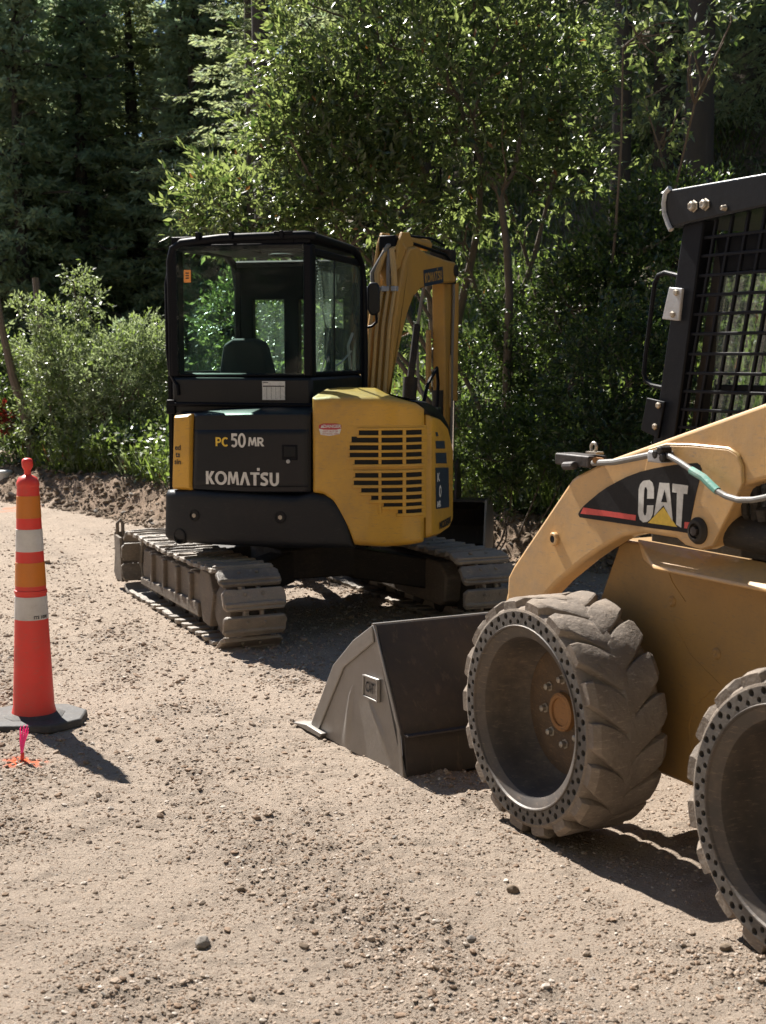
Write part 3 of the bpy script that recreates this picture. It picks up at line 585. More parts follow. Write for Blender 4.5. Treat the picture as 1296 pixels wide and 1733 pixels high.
g_ = MB(EF); g_.box(U0+.1, U1-.1, V1-.085, V1-.08, ZS+.01, ZT-.3); g_.build('front_window', 'dglass', ex)
g_ = MB(EF); g_.box(U1+.0, U1+.006, .40, .58, ZS-.17, ZS-.03); g_.build('lower_window', 'glass', ex)
s_ = MB(EF); r0, z0_ = EF.rear(372, 600, -.3); r1, _ = EF.rear(462, 600, -.3); z1_ = EF.rear(400, 573, -.3)[1]
s_.rear([(r0, ZB), (r1+.03, ZB), (r1, ZS+.02), (r1-.05, z1_-.03), (r1-.12, z1_), (r0+.1, z1_), (r0+.03, z1_-.04), (r0, ZS)], -.34, -.22); s_.box(r0-.02, r1+.02, -.3, .15, ZB, ZB+.14); s_.build('seat', 'seat', ex, bev=.03, seg=3)
s_ = MB(EF); s_.tube([(.14, -.1, ZS-.1), (.14, 0, ZS+.04), (.12, .08, ZS+.12)], .02, 8); s_.tube([(-.5, -.1, ZS-.1), (-.5, 0, ZS+.04), (-.48, .08, ZS+.12)], .02, 8); s_.tube([(-.05, .32, ZS-.1), (-.05, .3, ZS+.2)], .012, 8); s_.build('control_lever', 'frame', ex)
s_ = MB(EF); s_.box(.02, .14, .3, .38, ZS+.1, ZS+.32); s_.build('monitor', 'frame', ex, bev=.01)
h = MB(EF); h.lathe((-.17, -.05, ZT-.10), (0, 0, 1), [(.085, 0), (.09, .012), (.06, .02), (0, .02)], 24); h.build('dome_fan', 'frame', ex)
cw_ = MB(EF); pts = []                                         # coiled cord hanging inside the side window
for k in range(120):
    t = k/119; a = t*2*math.pi*15; pts.append((U1-.045+.010*math.cos(a), -.42+.10*t+.012*math.sin(a), ZT-.14-.30*t))
cw_.tube(pts, .004, 5); cw_.tube([(U1-.045, -.32, ZT-.44), (U1-.045, -.24, ZT-.56), (U1-.045, -.08, ZT-.68), (U1-.045, .12, ZT-.76)], .006, 6); cw_.build('coiled_cord', 'frame', ex)
wp = MB(EF); wp.tube([(U1-.02, .30, ZS+.16), (U1-.015, .05, ZS+.09), (U1-.02, -.15, ZS+.05)], .007, 6); wp.tube([(U1-.02, .28, ZS+.04), (U1-.02, .22, ZS+.2), (U1-.02, .33, ZS+.28)], .01, 6); wp.build('window_wiper', 'zinc', ex)
lb = MB(EF); a = EF.rear(443, 645, V0-.012); b = EF.rear(482, 677, V0-.012); lb.box(a[0], b[0], V0-.008, V0-.004, b[1], a[1]); lb = lb.build('rated_load_label', 'paper', ex, smooth=0)
h = MB(EF)
for k in range(6): x = a[0]+(b[0]-a[0])*k/5; h.box(x-.0008, x+.0008, V0-.0092, V0-.0086, b[1]+.004, a[1]-.035)
h.box(a[0]+.004, b[0]-.004, V0-.0092, V0-.0086, a[1]-.035, a[1]-.028); h.box(a[0]+.004, a[0]+.04, V0-.0092, V0-.0086, a[1]-.012, a[1]-.007); h.build('label_lines', 'ink', lb, smooth=0)
a = EF.rear(311, 457, V0-.006); b = EF.rear(323, 478, V0-.006); h = MB(EF); h.box(a[0], b[0], V0-.008, V0-.0065, b[1], a[1]); ol = h.build('warning_sticker', 'orangelab', ex, smooth=0)
h = MB(EF)
for t in (.3, .5, .7): zq = b[1] + (a[1]-b[1])*t; h.box(a[0]+.012, b[0]-.012, V0-.0092, V0-.0084, zq, zq+.007)
h.build('sticker_lines', 'ink', ol, smooth=0)
# door grab rail on the left of the cab, and hinges
h = MB(EF); h.tube([(U0-.03, V0+.06, ZT-.22), (U0-.035, V0+.03, ZT-.3), (U0-.035, V0+.03, ZS+.16), (U0-.02, V0+.03, ZS+.02), (U0+.045, V0-.01, ZS-.06), (U0+.05, V0-.01, ZS-.12)], .012, 8); h.build('grab_rail', 'frame', ex)
h = MB(EF); h.box(U0-.045, U0-.015, V0+.05, V0+.12, .74, ZT-.2); h.build('door_post', 'frame', ex, bev=.006)
for px in (296, 484-150, 410): pass
for u in (-.50, -.28, .05): h = MB(EF); h.box(u-.012, u+.012, V0-.03, V0+.02, ZT-.035, ZT+.012); h.build('roof_clip', 'frame', roof, bev=.003)
h = MB(EF); h.box(.0, .12, V0-.02, V0+.05, ZT-.01, ZT+.008); h.build('roof_clip', 'frame', roof, bev=.003)
# mirror on the front right post
mr = dpt(632, 506, 10.15); h = MB(); hv = [mr + Vector((x*.045, y*.02, z*.115)) for x, y, z in [(-1, -1, -.6), (-.5, -1, -1), (.5, -1, -1), (1, -1, -.7), (1, -1, .7), (.6, -1, 1), (-.6, -1, 1), (-1, -1, .7)]]
h.loft(hv, [q + Vector((0, .05, 0)) for q in hv]); mir = h.build('wing_mirror', 'black', ex, bev=.012)
h = MB(); h.tube([dpt(618, 555, 10.15), dpt(630, 552, 10.15), dpt(637, 545, 10.15), dpt(637, 528, 10.17)], .01, 8, loc=False); h.build('mirror_arm', 'frame', mir)

# ---- boom, arm, cylinders, bucket
sw = MB(EF); sw.box(.25, .70, .8, 1.05, .75, 1.30); sw.build('swing_post', 'under', ex, bev=.02)
bp = [(-.18, .95), (-.12, 1.4), (-.03, 1.93), (.05, 2.16), (.16, 2.40), (.25, 2.50), (.38, 2.52), (.55, 2.485), (.95, 2.455), (1.14, 2.45), (1.17, 2.36), (1.14, 2.29)] + [BF.side(x, y, .125) for x, y in ((735, 481), (712, 489), (700, 503), (690, 530), (683, 560), (672, 608), (660, 665))] + [(.14, .95)]
bm_ = MB(BF); bm_.side(bp, -.095, .125); boom = bm_.build('boom', 'boomy', ex, bev=.016)
# pressed pipes running up the back of the boom, clamps and hose loops
def back(t, off=.0):                                           # along the rear edge of the boom
    pts = [(-.14, 1.30), (-.12, 1.4), (-.03, 1.93), (.05, 2.16), (.16, 2.40), (.25, 2.50)]
    q = np.array(pts); l = np.concatenate([[0], np.cumsum(np.hypot(*np.diff(q, axis=0).T))]); s = t*l[-1]
    return float(np.interp(s, l, q[:, 0]))-off, float(np.interp(s, l, q[:, 1]))
for k, r in enumerate((-.085, -.045, .0, .045, .09)):
    h = MB(BF); h.tube([(r*(1.1), back(t, .025)[0], back(t, .025)[1]) for t in np.linspace(0, .74, 12)], .0135, 8); h.build('hydraulic_pipe', 'pipe', boom)
    h = MB(BF); p0 = back(.0, .025); h.tube([(r*1.1, p0[0], p0[1]+.01), (r*1.1, p0[0]-.03, p0[1]-.06), (r*1.1, p0[0]-.04, p0[1]-.22)], .016, 8); h.build('pipe_fitting', 'hose', boom)
for t in (.02, .72):
    f_, z_ = back(t); h = MB(BF); h.box(-.115, -.01, f_-.052, f_-.0, z_-.018, z_+.018); h.box(.0, .06, f_-.052, f_, z_-.018, z_+.018); h.box(.075, .115, f_-.05, f_, z_-.018, z_+.018); h.build('pipe_clamp', 'zinc', boom, bev=.004)
for r, rr2, e in ((-.085, .02, .09), (-.045, -.0, .06), (.045, .03, .05), (.09, .05, .06)):
    a = back(.74, .025); h = MB(BF); h.tube([(r, a[0], a[1]), (r, a[0]-.01, a[1]+.09), (rr2, a[0]+.04, a[1]+.2+e), (rr2+.03, a[0]+.14, a[1]+.27+e*.6), (rr2+.03, a[0]+.24, a[1]+.24)], .017 if r in (-.085, .045) else .022, 10); h.build('hydraulic_hose', 'hose' if r in (-.085, .045) else 'pipe', boom)
h = MB(BF)                                                      # cylinder bracket cheeks on the elbow, arm cylinder along the top
for r in (-.085, .075): h.side([(.05, 2.32), (.12, 2.53), (.18, 2.61), (.30, 2.615), (.38, 2.54), (.33, 2.48), (.20, 2.38)], r, r+.022)
h.build('cylinder_bracket', 'boomy', boom, bev=.004)
h = MB(BF); h.box(-.06, .07, .10, .24, 2.47, 2.585); h.build('hose_guard', 'frame', boom, bev=.01)
h = MB(BF); h.tube([(.02, .30, 2.57), (.02, .80, 2.56)], .045, 16); h.build('arm_cylinder', 'boomy', ex)
h = MB(BF); h.tube([(.02, .80, 2.56), (.02, 1.14, 2.54)], .024, 12); h.build('cylinder_rod', 'chrome', ex)
h = MB(BF); h.tube([(.08, .3, 2.55), (.09, .7, 2.52), (.09, 1.0, 2.50), (.08, 1.18, 2.44)], .012, 8); h.tube([(.05, .4, 2.60), (.06, .8, 2.61), (.04, 1.1, 2.58)], .01, 8); h.build('arm_hose', 'frame', ex)
def boom_text():
    (f0, z0), (f1, z1) = BF.side(721, 474, .127), BF.side(746, 462, .127); fc, zc = (f0+f1)/2, (z0+z1)/2; ang = math.atan2(z1-z0, f1-f0)*.55
    h = MB(BF); w2, h2 = .19, .062; ca, sa = math.cos(ang), math.sin(ang)
    h.add([BF.W(.1275, fc+a*ca-b*sa, zc+a*sa+b*ca) for a, b in ((-w2, -h2), (w2, -h2), (w2, h2), (-w2, h2))], [(0, 1, 2, 3)]); h.build('boom_decal', 'decalblue', boom, smooth=0)
    wordmark(0, 0, .07, 0, lambda x, y: BF.W(.1287, fc+x*ca-y*sa, zc+x*sa+y*ca), 'boom_lettering', 'boomy', boom, .78)
boom_text()
ap = [(1.13, 2.50), (1.2, 2.56), (1.26, 2.50), (1.31, 2.25), (1.315, 1.7), (1.28, .78), (1.22, .74), (1.16, .85), (1.15, 1.7), (1.12, 2.32)]
am = MB(BF); am.side(ap, -.075, .035); arm = am.build('arm', 'boomy', ex, bev=.012)
h = MB(BF); h.box(-.10, .11, 1.10, 1.20, 2.28, 2.38); h.box(-.09, .09, 1.12, 1.24, 2.44, 2.55); h.tube([(-.11, 1.14, 2.38), (.135, 1.14, 2.38)], .05, 16); h.build('arm_pivot', 'under', arm, bev=.01)
h = MB(BF); h.tube([(.01, 1.38, 2.30), (.01, 1.37, 1.35)], .042, 14); h.build('bucket_cylinder', 'boomy', arm)
h = MB(BF); h.tube([(.01, 1.37, 1.35), (.01, 1.36, .85)], .022, 10); h.build('cylinder_rod', 'chrome', arm)
h = MB(BF); h.tube([(-.12, 1.08, 2.28), (-.16, 1.02, 1.9), (-.15, 1.04, 1.5), (-.1, 1.1, 1.3), (-.1, 1.12, .95)], .013, 8); h.tube([(.05, 1.24, 2.5), (.055, 1.27, 2.2), (.05, 1.25, 1.7), (.05, 1.25, 1.2), (.05, 1.24, 1.0)], .012, 8); h.tube([(-.13, 1.1, 1.28), (-.13, 1.02, 1.30), (-.13, .96, 1.22), (-.13, .97, .9)], .012, 8); h.build('arm_hose', 'hose', arm)
h = MB(BF); h.box(-.115, -.09, 1.10, 1.16, 1.45, 1.92); h.box(.036, .05, 1.22, 1.29, 1.3, 1.72); h.build('arm_guard', 'pipe', arm, bev=.004)
h = MB(BF); h.tube([(.0, 1.08, 1.44), (.0, 1.07, .75)], .045, 14); h.build('boom_cylinder', 'under', ex)
# boom lift cylinder seen in front of the arm
h = MB(BF); h.tube([(.02, .42, 1.05), (.02, .50, 1.55)], .055, 14); h.tube([(.02, .50, 1.55), (.02, .62, 1.95)], .028, 10); h.build('boom_cylinder', 'under', ex)
h = MB(BF); h.tube([(.12, .42, 1.2), (.14, .55, 1.5), (.13, .75, 1.62), (.1, .85, 1.5), (.1, .8, 1.1)], .014, 8); h.build('boom_hose', 'frame', ex)
KF = Frame(*(BF.W(.03, 1.15, 0)[:2]), 12.0)                     # bucket on the ground, its mouth towards the machine
bk_out = [(-.10, .10), (.02, .03), (.25, .04), (.42, .14), (.47, .30), (.40, .46), (.22, .56), (.02, .56)]
bk_in = [(-.09, .12), (.03, .05), (.24, .06), (.40, .155), (.45, .30), (.385, .445), (.22, .54), (.02, .54)]
b_ = MB(KF); n = len(bk_out)
for i in range(n-1): b_.side([bk_out[i], bk_out[i+1], bk_in[i+1], bk_in[i]], -.33, .33)
bkt = b_.build('bucket', 'rust', ex, smooth=25)
for r in (-.345, .33): h = MB(KF); h.side(bk_out, r, r+.015); h.build('bucket_side', 'steel', bkt, smooth=25)
h = MB(KF); h.box(-.36, .36, -.14, -.08, .085, .11)
for r in (-.3, -.1, .1, .3): h.hexa([KF.W(r-.03, -.14, .085), KF.W(r+.03, -.14, .085), KF.W(r+.02, -.24, .02), KF.W(r-.02, -.24, .02), KF.W(r-.03, -.14, .12), KF.W(r+.03, -.14, .12), KF.W(r+.02, -.24, .035), KF.W(r-.02, -.24, .035)])
h.build('bucket_lip', 'steel', bkt, bev=.004)
h = MB(KF)
for r in (-.09, .07): h.side([(.05, .54), (.12, .86), (.2, .88), (.30, .72), (.34, .5)], r, r+.02)
h.build('bucket_ear', 'rust', bkt, bev=.003)

# ---- undercarriage
u_ = MB(TF); u_.lathe((0, 0, .42), (0, 0, 1), [(.36, 0), (.36, .10), (.42, .11), (.42, .18), (.34, .20), (.34, .26)], 40); u_.build('swing_ring', 'under', ex)
u_ = MB(TF)
u_.plan([(-.30, -.35), (.30, -.35), (.36, 0), (.30, .35), (-.30, .35), (-.36, 0)], .26, .46)
for sr in (-1, 1):
    for sf in (-1, 1): u_.hexa([TF.W(sr*.2, sf*.12, .24), TF.W(sr*.2, sf*.34, .24), TF.W(sr*.78, sf*.70, .16), TF.W(sr*.78, sf*.44, .16), TF.W(sr*.2, sf*.12, .45), TF.W(sr*.2, sf*.34, .45), TF.W(sr*.78, sf*.70, .36), TF.W(sr*.78, sf*.44, .36)])
u_.build('carbody', 'under', ex, bev=.012)
TLEN = 2.42; TR = .222; CL = (TLEN/2-TR)
def tpath(s):                                                   # position, outward direction along the belt
    per = 4*CL + 2*math.pi*TR; s %= per
    if s < 2*CL: return -CL + s, 2*TR - .018*math.sin(math.pi*s/(2*CL)), math.pi/2
    s -= 2*CL
    if s < math.pi*TR: a = math.pi/2 - s/TR; return CL + TR*math.cos(a), TR + TR*math.sin(a), a
    s -= math.pi*TR
    if s < 2*CL: return CL - s, 0., -math.pi/2
    s -= 2*CL; a = -math.pi/2 - s/TR; return -CL + TR*math.cos(a), TR + TR*math.sin(a), a
def shoe_proto(seed):
    random.seed(seed); mb = MB(); w_ = .195; L_ = .066            # local x across, y along, z outward
    P_ = [(-w_+.02, -L_), (w_-.02, -L_), (w_, -L_+.022), (w_, L_-.022), (w_-.02, L_), (-w_+.02, L_), (-w_, L_-.022), (-w_, -L_+.022)]
    mb.loft([(x, y, -.004) for x, y in P_], [(x*.985, y*.95, .022) for x, y in P_])
    mb.loft([(x*.97, y*.26-.03, .018) for x, y in P_], [(x*.94, y*.14-.032, .034) for x, y in P_])
    for x in (-.055, .055):
        for y in (-.03, .03): mb.lathe((x, y, .02), (0, 0, 1), [(.012, 0), (.012, .010), (0, .011)], 6)
    for x in (-.05, .04): mb.box(x-.012, x+.012, -L_-.012, L_+.006, -.05, -.003)
    return mb
for side_, r0 in (('l', -.78), ('r', .78)):
    tb = MB(TF); inner = [(-CL*1.0 + (TR-.05)*math.cos(a), TR + (TR-.05)*math.sin(a)) for a in np.linspace(math.pi/2, 3*math.pi/2, 14)] + [(CL + (TR-.05)*math.cos(a), TR + (TR-.05)*math.sin(a)) for a in np.linspace(-math.pi/2, math.pi/2, 14)]
    hole_ = [(CL*0 + (f-0)*.955, TR + (z-TR)*.80) for f, z in inner]; n = len(inner)
    vs = []
    for pts in (inner, hole_):
        for rr_q in (-.05, .05): vs += [TF.W(r0+rr_q, f, z) for f, z in pts]
    fs = []
    for i in range(n):
        j = (i+1) % n; fs += [(i, j, n+j, n+i), (2*n+i, 2*n+j, 3*n+j, 3*n+i), (i, j, 2*n+j, 2*n+i), (n+i, n+j, 3*n+j, 3*n+i)]
    tb.add(vs, fs); tr = tb.build('track_chain', 'track', ex, smooth=40)
    protos = []
    if 'mud_lumps' not in bpy.data.textures: tx = bpy.data.textures.new('mud_lumps', 'CLOUDS'); tx.noise_scale = .035; tx.noise_depth = 3
    for q in range(3):
        me_o = shoe_proto(30+q).build('track_shoe', 'track', None, bev=.005, local=True, smooth=60); m1 = me_o.modifiers.new('sub', 'SUBSURF'); m1.subdivision_type = 'SIMPLE'; m1.levels = m1.render_levels = 2; m2 = me_o.modifiers.new('mud', 'DISPLACE'); m2.texture = bpy.data.textures['mud_lumps']; m2.texture_coords = 'GLOBAL'; m2.strength = .018; m2.mid_level = .5; protos.append(me_o)
    per = 4*CL + 2*math.pi*TR; N_ = 36
    for k in range(N_):
        f, z, a = tpath(k*per/N_ + .03 + (0 if side_ == 'l' else .05)); src = protos[k % 3]
        o = src if k < 3 else src.copy()
        if k >= 3: COL.objects.link(o)
        out = np.array(TF.f)*math.cos(a) + np.array([0, 0, 1])*math.sin(a); along = np.cross(out, TF.r)
        p = np.array(TF.W(r0, f, z)) + out*0.0
        jt = random.uniform(-.10, .10)
        m = Matrix(((TF.r[0], along[0], out[0], p[0]), (TF.r[1], along[1], out[1], p[1]), (TF.r[2], along[2], out[2], max(.03, p[2])), (0, 0, 0, 1))) @ Matrix.Rotation(jt, 4, 'X')
        o.parent = tr; o.matrix_basis = Matrix.Translation(-BASE[ex.name]) @ m
    sg = 1 if side_ == 'r' else -1
    sf = MB(TF); fl = [(-.88, .14), (-.80, .10), (.82, .10), (.92, .16), (.92, .30), (.84, .38), (-.80, .385), (-.90, .30)]
    sf.side(fl, r0-.06, r0+.16) if sg < 0 else sf.side(fl, r0-.16, r0+.06)
    xo = r0+sg*.06
    sfo = sf.build('side_frame', 'sideframe', tr, bev=.015)
    h = MB(TF); a_, b_2 = sorted((xo, xo+sg*.10))
    h.side([(-.84, .09), (-.70, .10), (-.60, .33), (-.66, .42), (-.84, .42), (-.92, .3)], a_, b_2)
    for f in (-.40, -.10, .22, .52): h.side([(f-.02, .12), (f+.02, .12), (f+.03, .36), (f-.03, .36)], a_, b_2-.02*(1 if sg > 0 else 0))
    h.side([(-.60, .11), (.80, .11), (.80, .16), (-.60, .20)], a_, b_2)
    h.side([(-.6, .36), (.85, .36), (.80, .30), (-.6, .28)], *sorted((xo, xo+sg*.055)))
    h.side([(-.62, .15), (.78, .13), (.84, .20), (.80, .355), (-.62, .375)], *sorted((xo, xo+sg*.072)))
    h.build('frame_web', 'sideframe', tr, bev=.008)
    for f in (-CL, CL):
        h = MB(TF); h.lathe((r0-.05, f, TR), TF.r, [(.0, 0), (.19, 0), (.215, .02), (.215, .08), (.19, .10), (0, .10)], 28); h.build('sprocket' if f < 0 else 'idler', 'under', tr)
    h = MB(TF); xs = r0 + sg*.05; h.lathe((xs, -CL, TR), TF.r*sg, [(.14, 0), (.14, .07), (.11, .09), (0, .09)], 24); h.build('travel_motor', 'sideframe', tr)
    for f in (-.62, -.31, 0, .31, .62): h = MB(TF); h.lathe((r0-.08, f, .085), TF.r, [(0, 0), (.06, 0), (.072, .02), (.05, .05), (.05, .11), (.072, .14), (.06, .16), (0, .16)], 16); h.build('track_roller', 'under', tr)
# dozer blade at the far end
b_ = MB(TF); bf = 1.42; b_.side([(bf, .06), (bf+.03, .05), (bf+.10, .10), (bf+.055, .25), (bf+.075, .40), (bf+.045, .41), (bf+.02, .26)], -.96, .96)
b_.side([(bf-.02, .04), (bf+.01, .04), (bf+.03, .12), (bf, .12)], -.96, .96)
bl = b_.build('dozer_blade', 'sideframe', ex, bev=.006)
h = MB(TF); h.side([(bf-.17, .06), (bf+.02, .06), (bf+.02, .39), (bf-.12, .38)], -.965, -.945); h.side([(bf-.17, .06), (bf+.02, .06), (bf+.02, .39), (bf-.12, .38)], .945, .965); h.tube([(-.94, bf+.04, .38), (-.94, bf+.04, .47), (-.92, bf+.04, .495), (-.90, bf+.04, .47), (-.90, bf+.04, .38)], .014, 8); h.build('blade_end', 'sideframe', bl, bev=.004)
h = MB(TF)
for r in (-.42, .42): h.hexa([TF.W(r*.6-.05, .35, .2), TF.W(r*.6+.05, .35, .2), TF.W(r+.05, bf, .14), TF.W(r-.05, bf, .14), TF.W(r*.6-.05, .35, .32), TF.W(r*.6+.05, .35, .32), TF.W(r+.05, bf, .28), TF.W(r-.05, bf, .28)])
h.box(-.45, .45, 1.0, 1.1, .2, .28); h.build('blade_arm', 'under', bl, bev=.008)
# ================================================================ SKID STEER LOADER
SF = Frame(.500, 4.98, -28.0); OUT = -SF.r
sk_ = thing('skid_steer_loader', (.506, 4.98, 0), 'tan skid steer loader with dusty airless tires, caged dark cab and lowered steel bucket', 'skid steer loader')
WB = 1.31; AZ = .430
def tread(name, parent, f, flip=1, r0=0., local=True):
    """solid tire: worn chunky lugs, sidewall pierced by two staggered rings of holes; axis along local x (outer face x=0)"""
    Wd = .32; n = 44; mb = MB()
    def P(rad, a, x): return (x, rad*math.sin(a), rad*math.cos(a))
    # pierced sidewall
    rings = [(.334, .3555, .0090, 0.), (.3555, .3810, .0112, .5)]; K = 12
    for (ra, rb, hr, ph) in rings:
        for i in range(n):
            a0 = 2*math.pi*(i+ph)/n; a1 = 2*math.pi*(i+1+ph)/n; am = (a0+a1)/2; rm = (ra+rb)/2
            sq = []
            for k in range(K):
                t = 2*math.pi*(k+.5)/K; cx_, cy_ = math.cos(t), math.sin(t); m_ = max(abs(cx_), abs(cy_)); sq.append((am + (a1-a0)/2*cx_/m_, rm + (rb-ra)/2*cy_/m_))
            # keep the cell corners
            out = [P(r_, a_, 0.) for a_, r_ in sq]; cor = [P(rb, a1, 0), P(rb, a0, 0), P(ra, a0, 0), P(ra, a1, 0)]
            inn = [P(rm + hr*math.sin(2*math.pi*(k+.5)/K), am + hr/rm*math.cos(2*math.pi*(k+.5)/K), 0.) for k in range(K)]
            lip_ = [P(rm + hr*.94*math.sin(2*math.pi*(k+.5)/K), am + hr*.94/rm*math.cos(2*math.pi*(k+.5)/K), .05) for k in range(K)]
            mb.m = 0; mb.add(out+inn, [(k, (k+1) % K, K+(k+1) % K, K+k) for k in range(K)])
            mb.add(inn+lip_, [(k, (k+1) % K, K+(k+1) % K, K+k) for k in range(K)])
            mb.m = 1; mb.add(lip_, [tuple(range(K))]); mb.m = 0
    side_ = mb
    # carcass: from hole zone round the shoulder, across the tread, to the inner side
    car = MB(); prof = [(.3810, 0.), (.389, .003), (.397, .012), (.401, .025), (.404, .045), (.413, .09), (.4225, .13), (.4245, Wd*.5), (.4225, Wd-.13), (.413, Wd-.09), (.404, Wd-.045), (.401, Wd-.025), (.385, Wd-.004), (.33, Wd), (.30, Wd)]
    m = 132; vs = []; fs = []
    for rad, x in prof:
        for k in range(m): vs.append(P(rad, 2*math.pi*k/m, x))
    for i in range(len(prof)-1):
        for k in range(m): fs.append((i*m+k, i*m+(k+1) % m, (i+1)*m+(k+1) % m, (i+1)*m+k))
    car.add(vs, fs); nl = 18; R_ = random.Random(5)
    for sgn in (0, 1):
        for i in range(nl):
            a0 = 2*math.pi*(i+.5*sgn)/nl; segs = 8; prev = None; w_ = R_.uniform(.118, .136)
            sect = []
            for k in range(segs+1):
                t = k/segs; xw = .004 + t*Wd*.60; x = xw if sgn == 0 else Wd-xw; ac = a0 - .30*t**1.1
                hw = w_*(.86 + .50*math.sin(min(1, t*1.25)*math.pi*.62))*(1-.2*t**6); h_ = .026*(1-.40*t)+.002*R_.uniform(-1, 1)
                if k == 0: h_ *= .35; hw *= .92
                if k == segs: hw *= .55; h_ *= .6
                base = .380 if k < 1 else .396
                top = .4325 - .004*t + .0015*R_.uniform(-1, 1) - (.014 if k == 0 else 0) - (.012 if k == segs else 0)
                pts = [P(base, ac-hw*1.02, x), P(base+.6*(top-base), ac-hw*1.0, x), P(top-.003, ac-hw*.93, x), P(top, ac-hw*.80, x), P(top+.0005, ac, x), P(top, ac+hw*.78, x), P(top-.003, ac+hw*.90, x), P(base+.5*(top-base), ac+hw*.98, x), P(base, ac+hw*1.0, x)]
                sect.append(pts)
            vs = [p for s in sect for p in s]; L_ = len(sect[0]); fs = [(k*L_+j, k*L_+j+1, (k+1)*L_+j+1, (k+1)*L_+j) for k in range(segs) for j in range(L_-1)]
            fs += [tuple(range(L_)), tuple(range(segs*L_, segs*L_+L_))]; car.add(vs, fs)
    return side_, car
def wheel(f, r0, outward):
    c = Vector(SF.W(r0, f, AZ)); W0 = bpy.data.objects.new('wheel', None); W0.empty_display_size = .1; link(W0, sk_)
    ax = SF.r if outward < 0 else -SF.r                        # local +x points inwards to the machine
    ax = Vector(ax); up = Vector((0, 0, 1)); fw = up.cross(ax)
    m = Matrix(((ax.x, fw.x, 0, c.x), (ax.y, fw.y, 0, c.y), (ax.z, fw.z, 1, c.z), (0, 0, 0, 1)))
    W0.matrix_basis = Matrix.Translation(-BASE[sk_.name]) @ m @ Matrix.Rotation(math.radians(6 if f == 0 else 17), 4, 'X'); return W0
wh = wheel(0, 0, -1)
sd, car = tread('tire', None, 0)
# plain sidewall behind the pierced cells keeps the face closed between them
ln = lambda n_, prof, mat, par, seg=64: MB().lathe((0, 0, 0), (1, 0, 0), prof, seg, cap=False).build(n_, mat, par, local=True, smooth=30)
tire = car.build('tire', 'rubber', wh, local=True, smooth=26, bev=0)
tire_face = sd.build('tire_sidewall', ['face', 'hole'], wh, local=True, smooth=0)
rim = ln('rim', [(.335, -.001), (.334, .0), (.331, -.004), (.326, -.003), (.322, .004), (.300, .014), (.288, .022), (.282, .04), (.276, .09), (.262, .15), (.240, .19), (.232, .200), (.232, .21)], 'rim', wh)
disc = ln('wheel_disc', [(.235, .190), (.20, .186), (.15, .182), (.08, .180), (.0, .180)], 'disc', wh)
hub = ln('hub', [(.072, .181), (.070, .162), (.062, .158), (.052, .160), (.050, .168), (.0, .168)], 'hub', wh, 36)
mb = MB()
for k in range(8):
    a = 2*math.pi*k/8 + .2; b = MB(); b.lathe((.181, .118*math.sin(a), .118*math.cos(a)), (-1, 0, 0), [(.019, 0), (.019, .004), (.013, .005), (.0125, .022), (.006, .026), (0, .026)], 6); b.build('wheel_bolt', 'bolt', wh, local=True)
mb = MB()
def copytree(src, parent):
    c = src.copy(); COL.objects.link(c); c.parent = parent
    for ch in [q for q in list(bpy.data.objects) if q.parent == src]: copytree(ch, c)
    return c
for f, r0, od in ((-WB, 0, -1), (0, 1.62, 1), (-WB, 1.62, 1)):
    w2 = wheel(f, r0, od)
    for ch in [q for q in list(bpy.data.objects) if q.parent == wh]: copytree(ch, w2)

# ---- chassis
RC = .42
def S(x, y, r): return SF.side(x, y, r)
ch = [S(1045, 920, RC), S(1016, 1010, RC), (.03, .70), (-.02, .34), (-.10, .24), (-1.75, .24), (-1.85, .6), (-1.85, 1.0), (-1.2, 1.0)]
ch = [(.0, 1.05), S(1016, 1010, RC), (.12, .70), (.05, .34), (-.02, .23), (-1.6, .23), (-1.7, .6), (-1.7, 1.05)]
b = MB(SF); b.side(ch, RC, RC+.78); chs = b.build('chassis', 'tandirtshade', sk_, bev=.012)
LZ = 1.035
ld = MB(SF)                                                     # fender ledge: sloped top strip above the wheels
LQ = S(1104, 958, RC-.11); LR = S(1294, 995, RC-.11)[1]
ld.loft([SF.W(RC-.11, LQ[0], LQ[1]), SF.W(RC-.11, -1.7, LR), SF.W(RC+.01, -1.7, 1.060), SF.W(RC+.01, -.085, 1.060)], [SF.W(RC-.11, LQ[0]-.01, LQ[1]-.012), SF.W(RC-.11, -1.7, LR-.012), SF.W(RC+.01, -1.7, LR-.012), SF.W(RC+.01, -.12, LQ[1]-.012)])
ld.build('fender_ledge', 'tan', chs, bev=.008)
b = MB(SF); b.box(RC+.06, RC+.74, -1.6, -.1, 1.02, 1.12); b.build('engine_deck', 'under', sk_, bev=.01)
for x, y in ((1137, 1018), (1213, 1106)):
    f, z = S(x, y, RC); b = MB(SF); b.lathe((RC, f, z), OUT, [(.020, -.005), (.020, .002), (.013, .008), (.006, .008), (0, .004)], 16); b.build('chassis_plug', 'tandirtshade', chs)
for pts in (((1128, 958), (1138, 985), (1160, 1018)), ((1187, 1310), (1168, 1260), (1166, 1225), (1180, 1190), (1205, 1168), (1230, 1172)), ((1140, 1055), (1170, 1110), (1220, 1160))):
    b = MB(SF); b.tube([(RC-.0005, *S(x, y, RC)) for x, y in pts], .0018, 5); b.build('weld_seam', 'tandirtshade', chs)
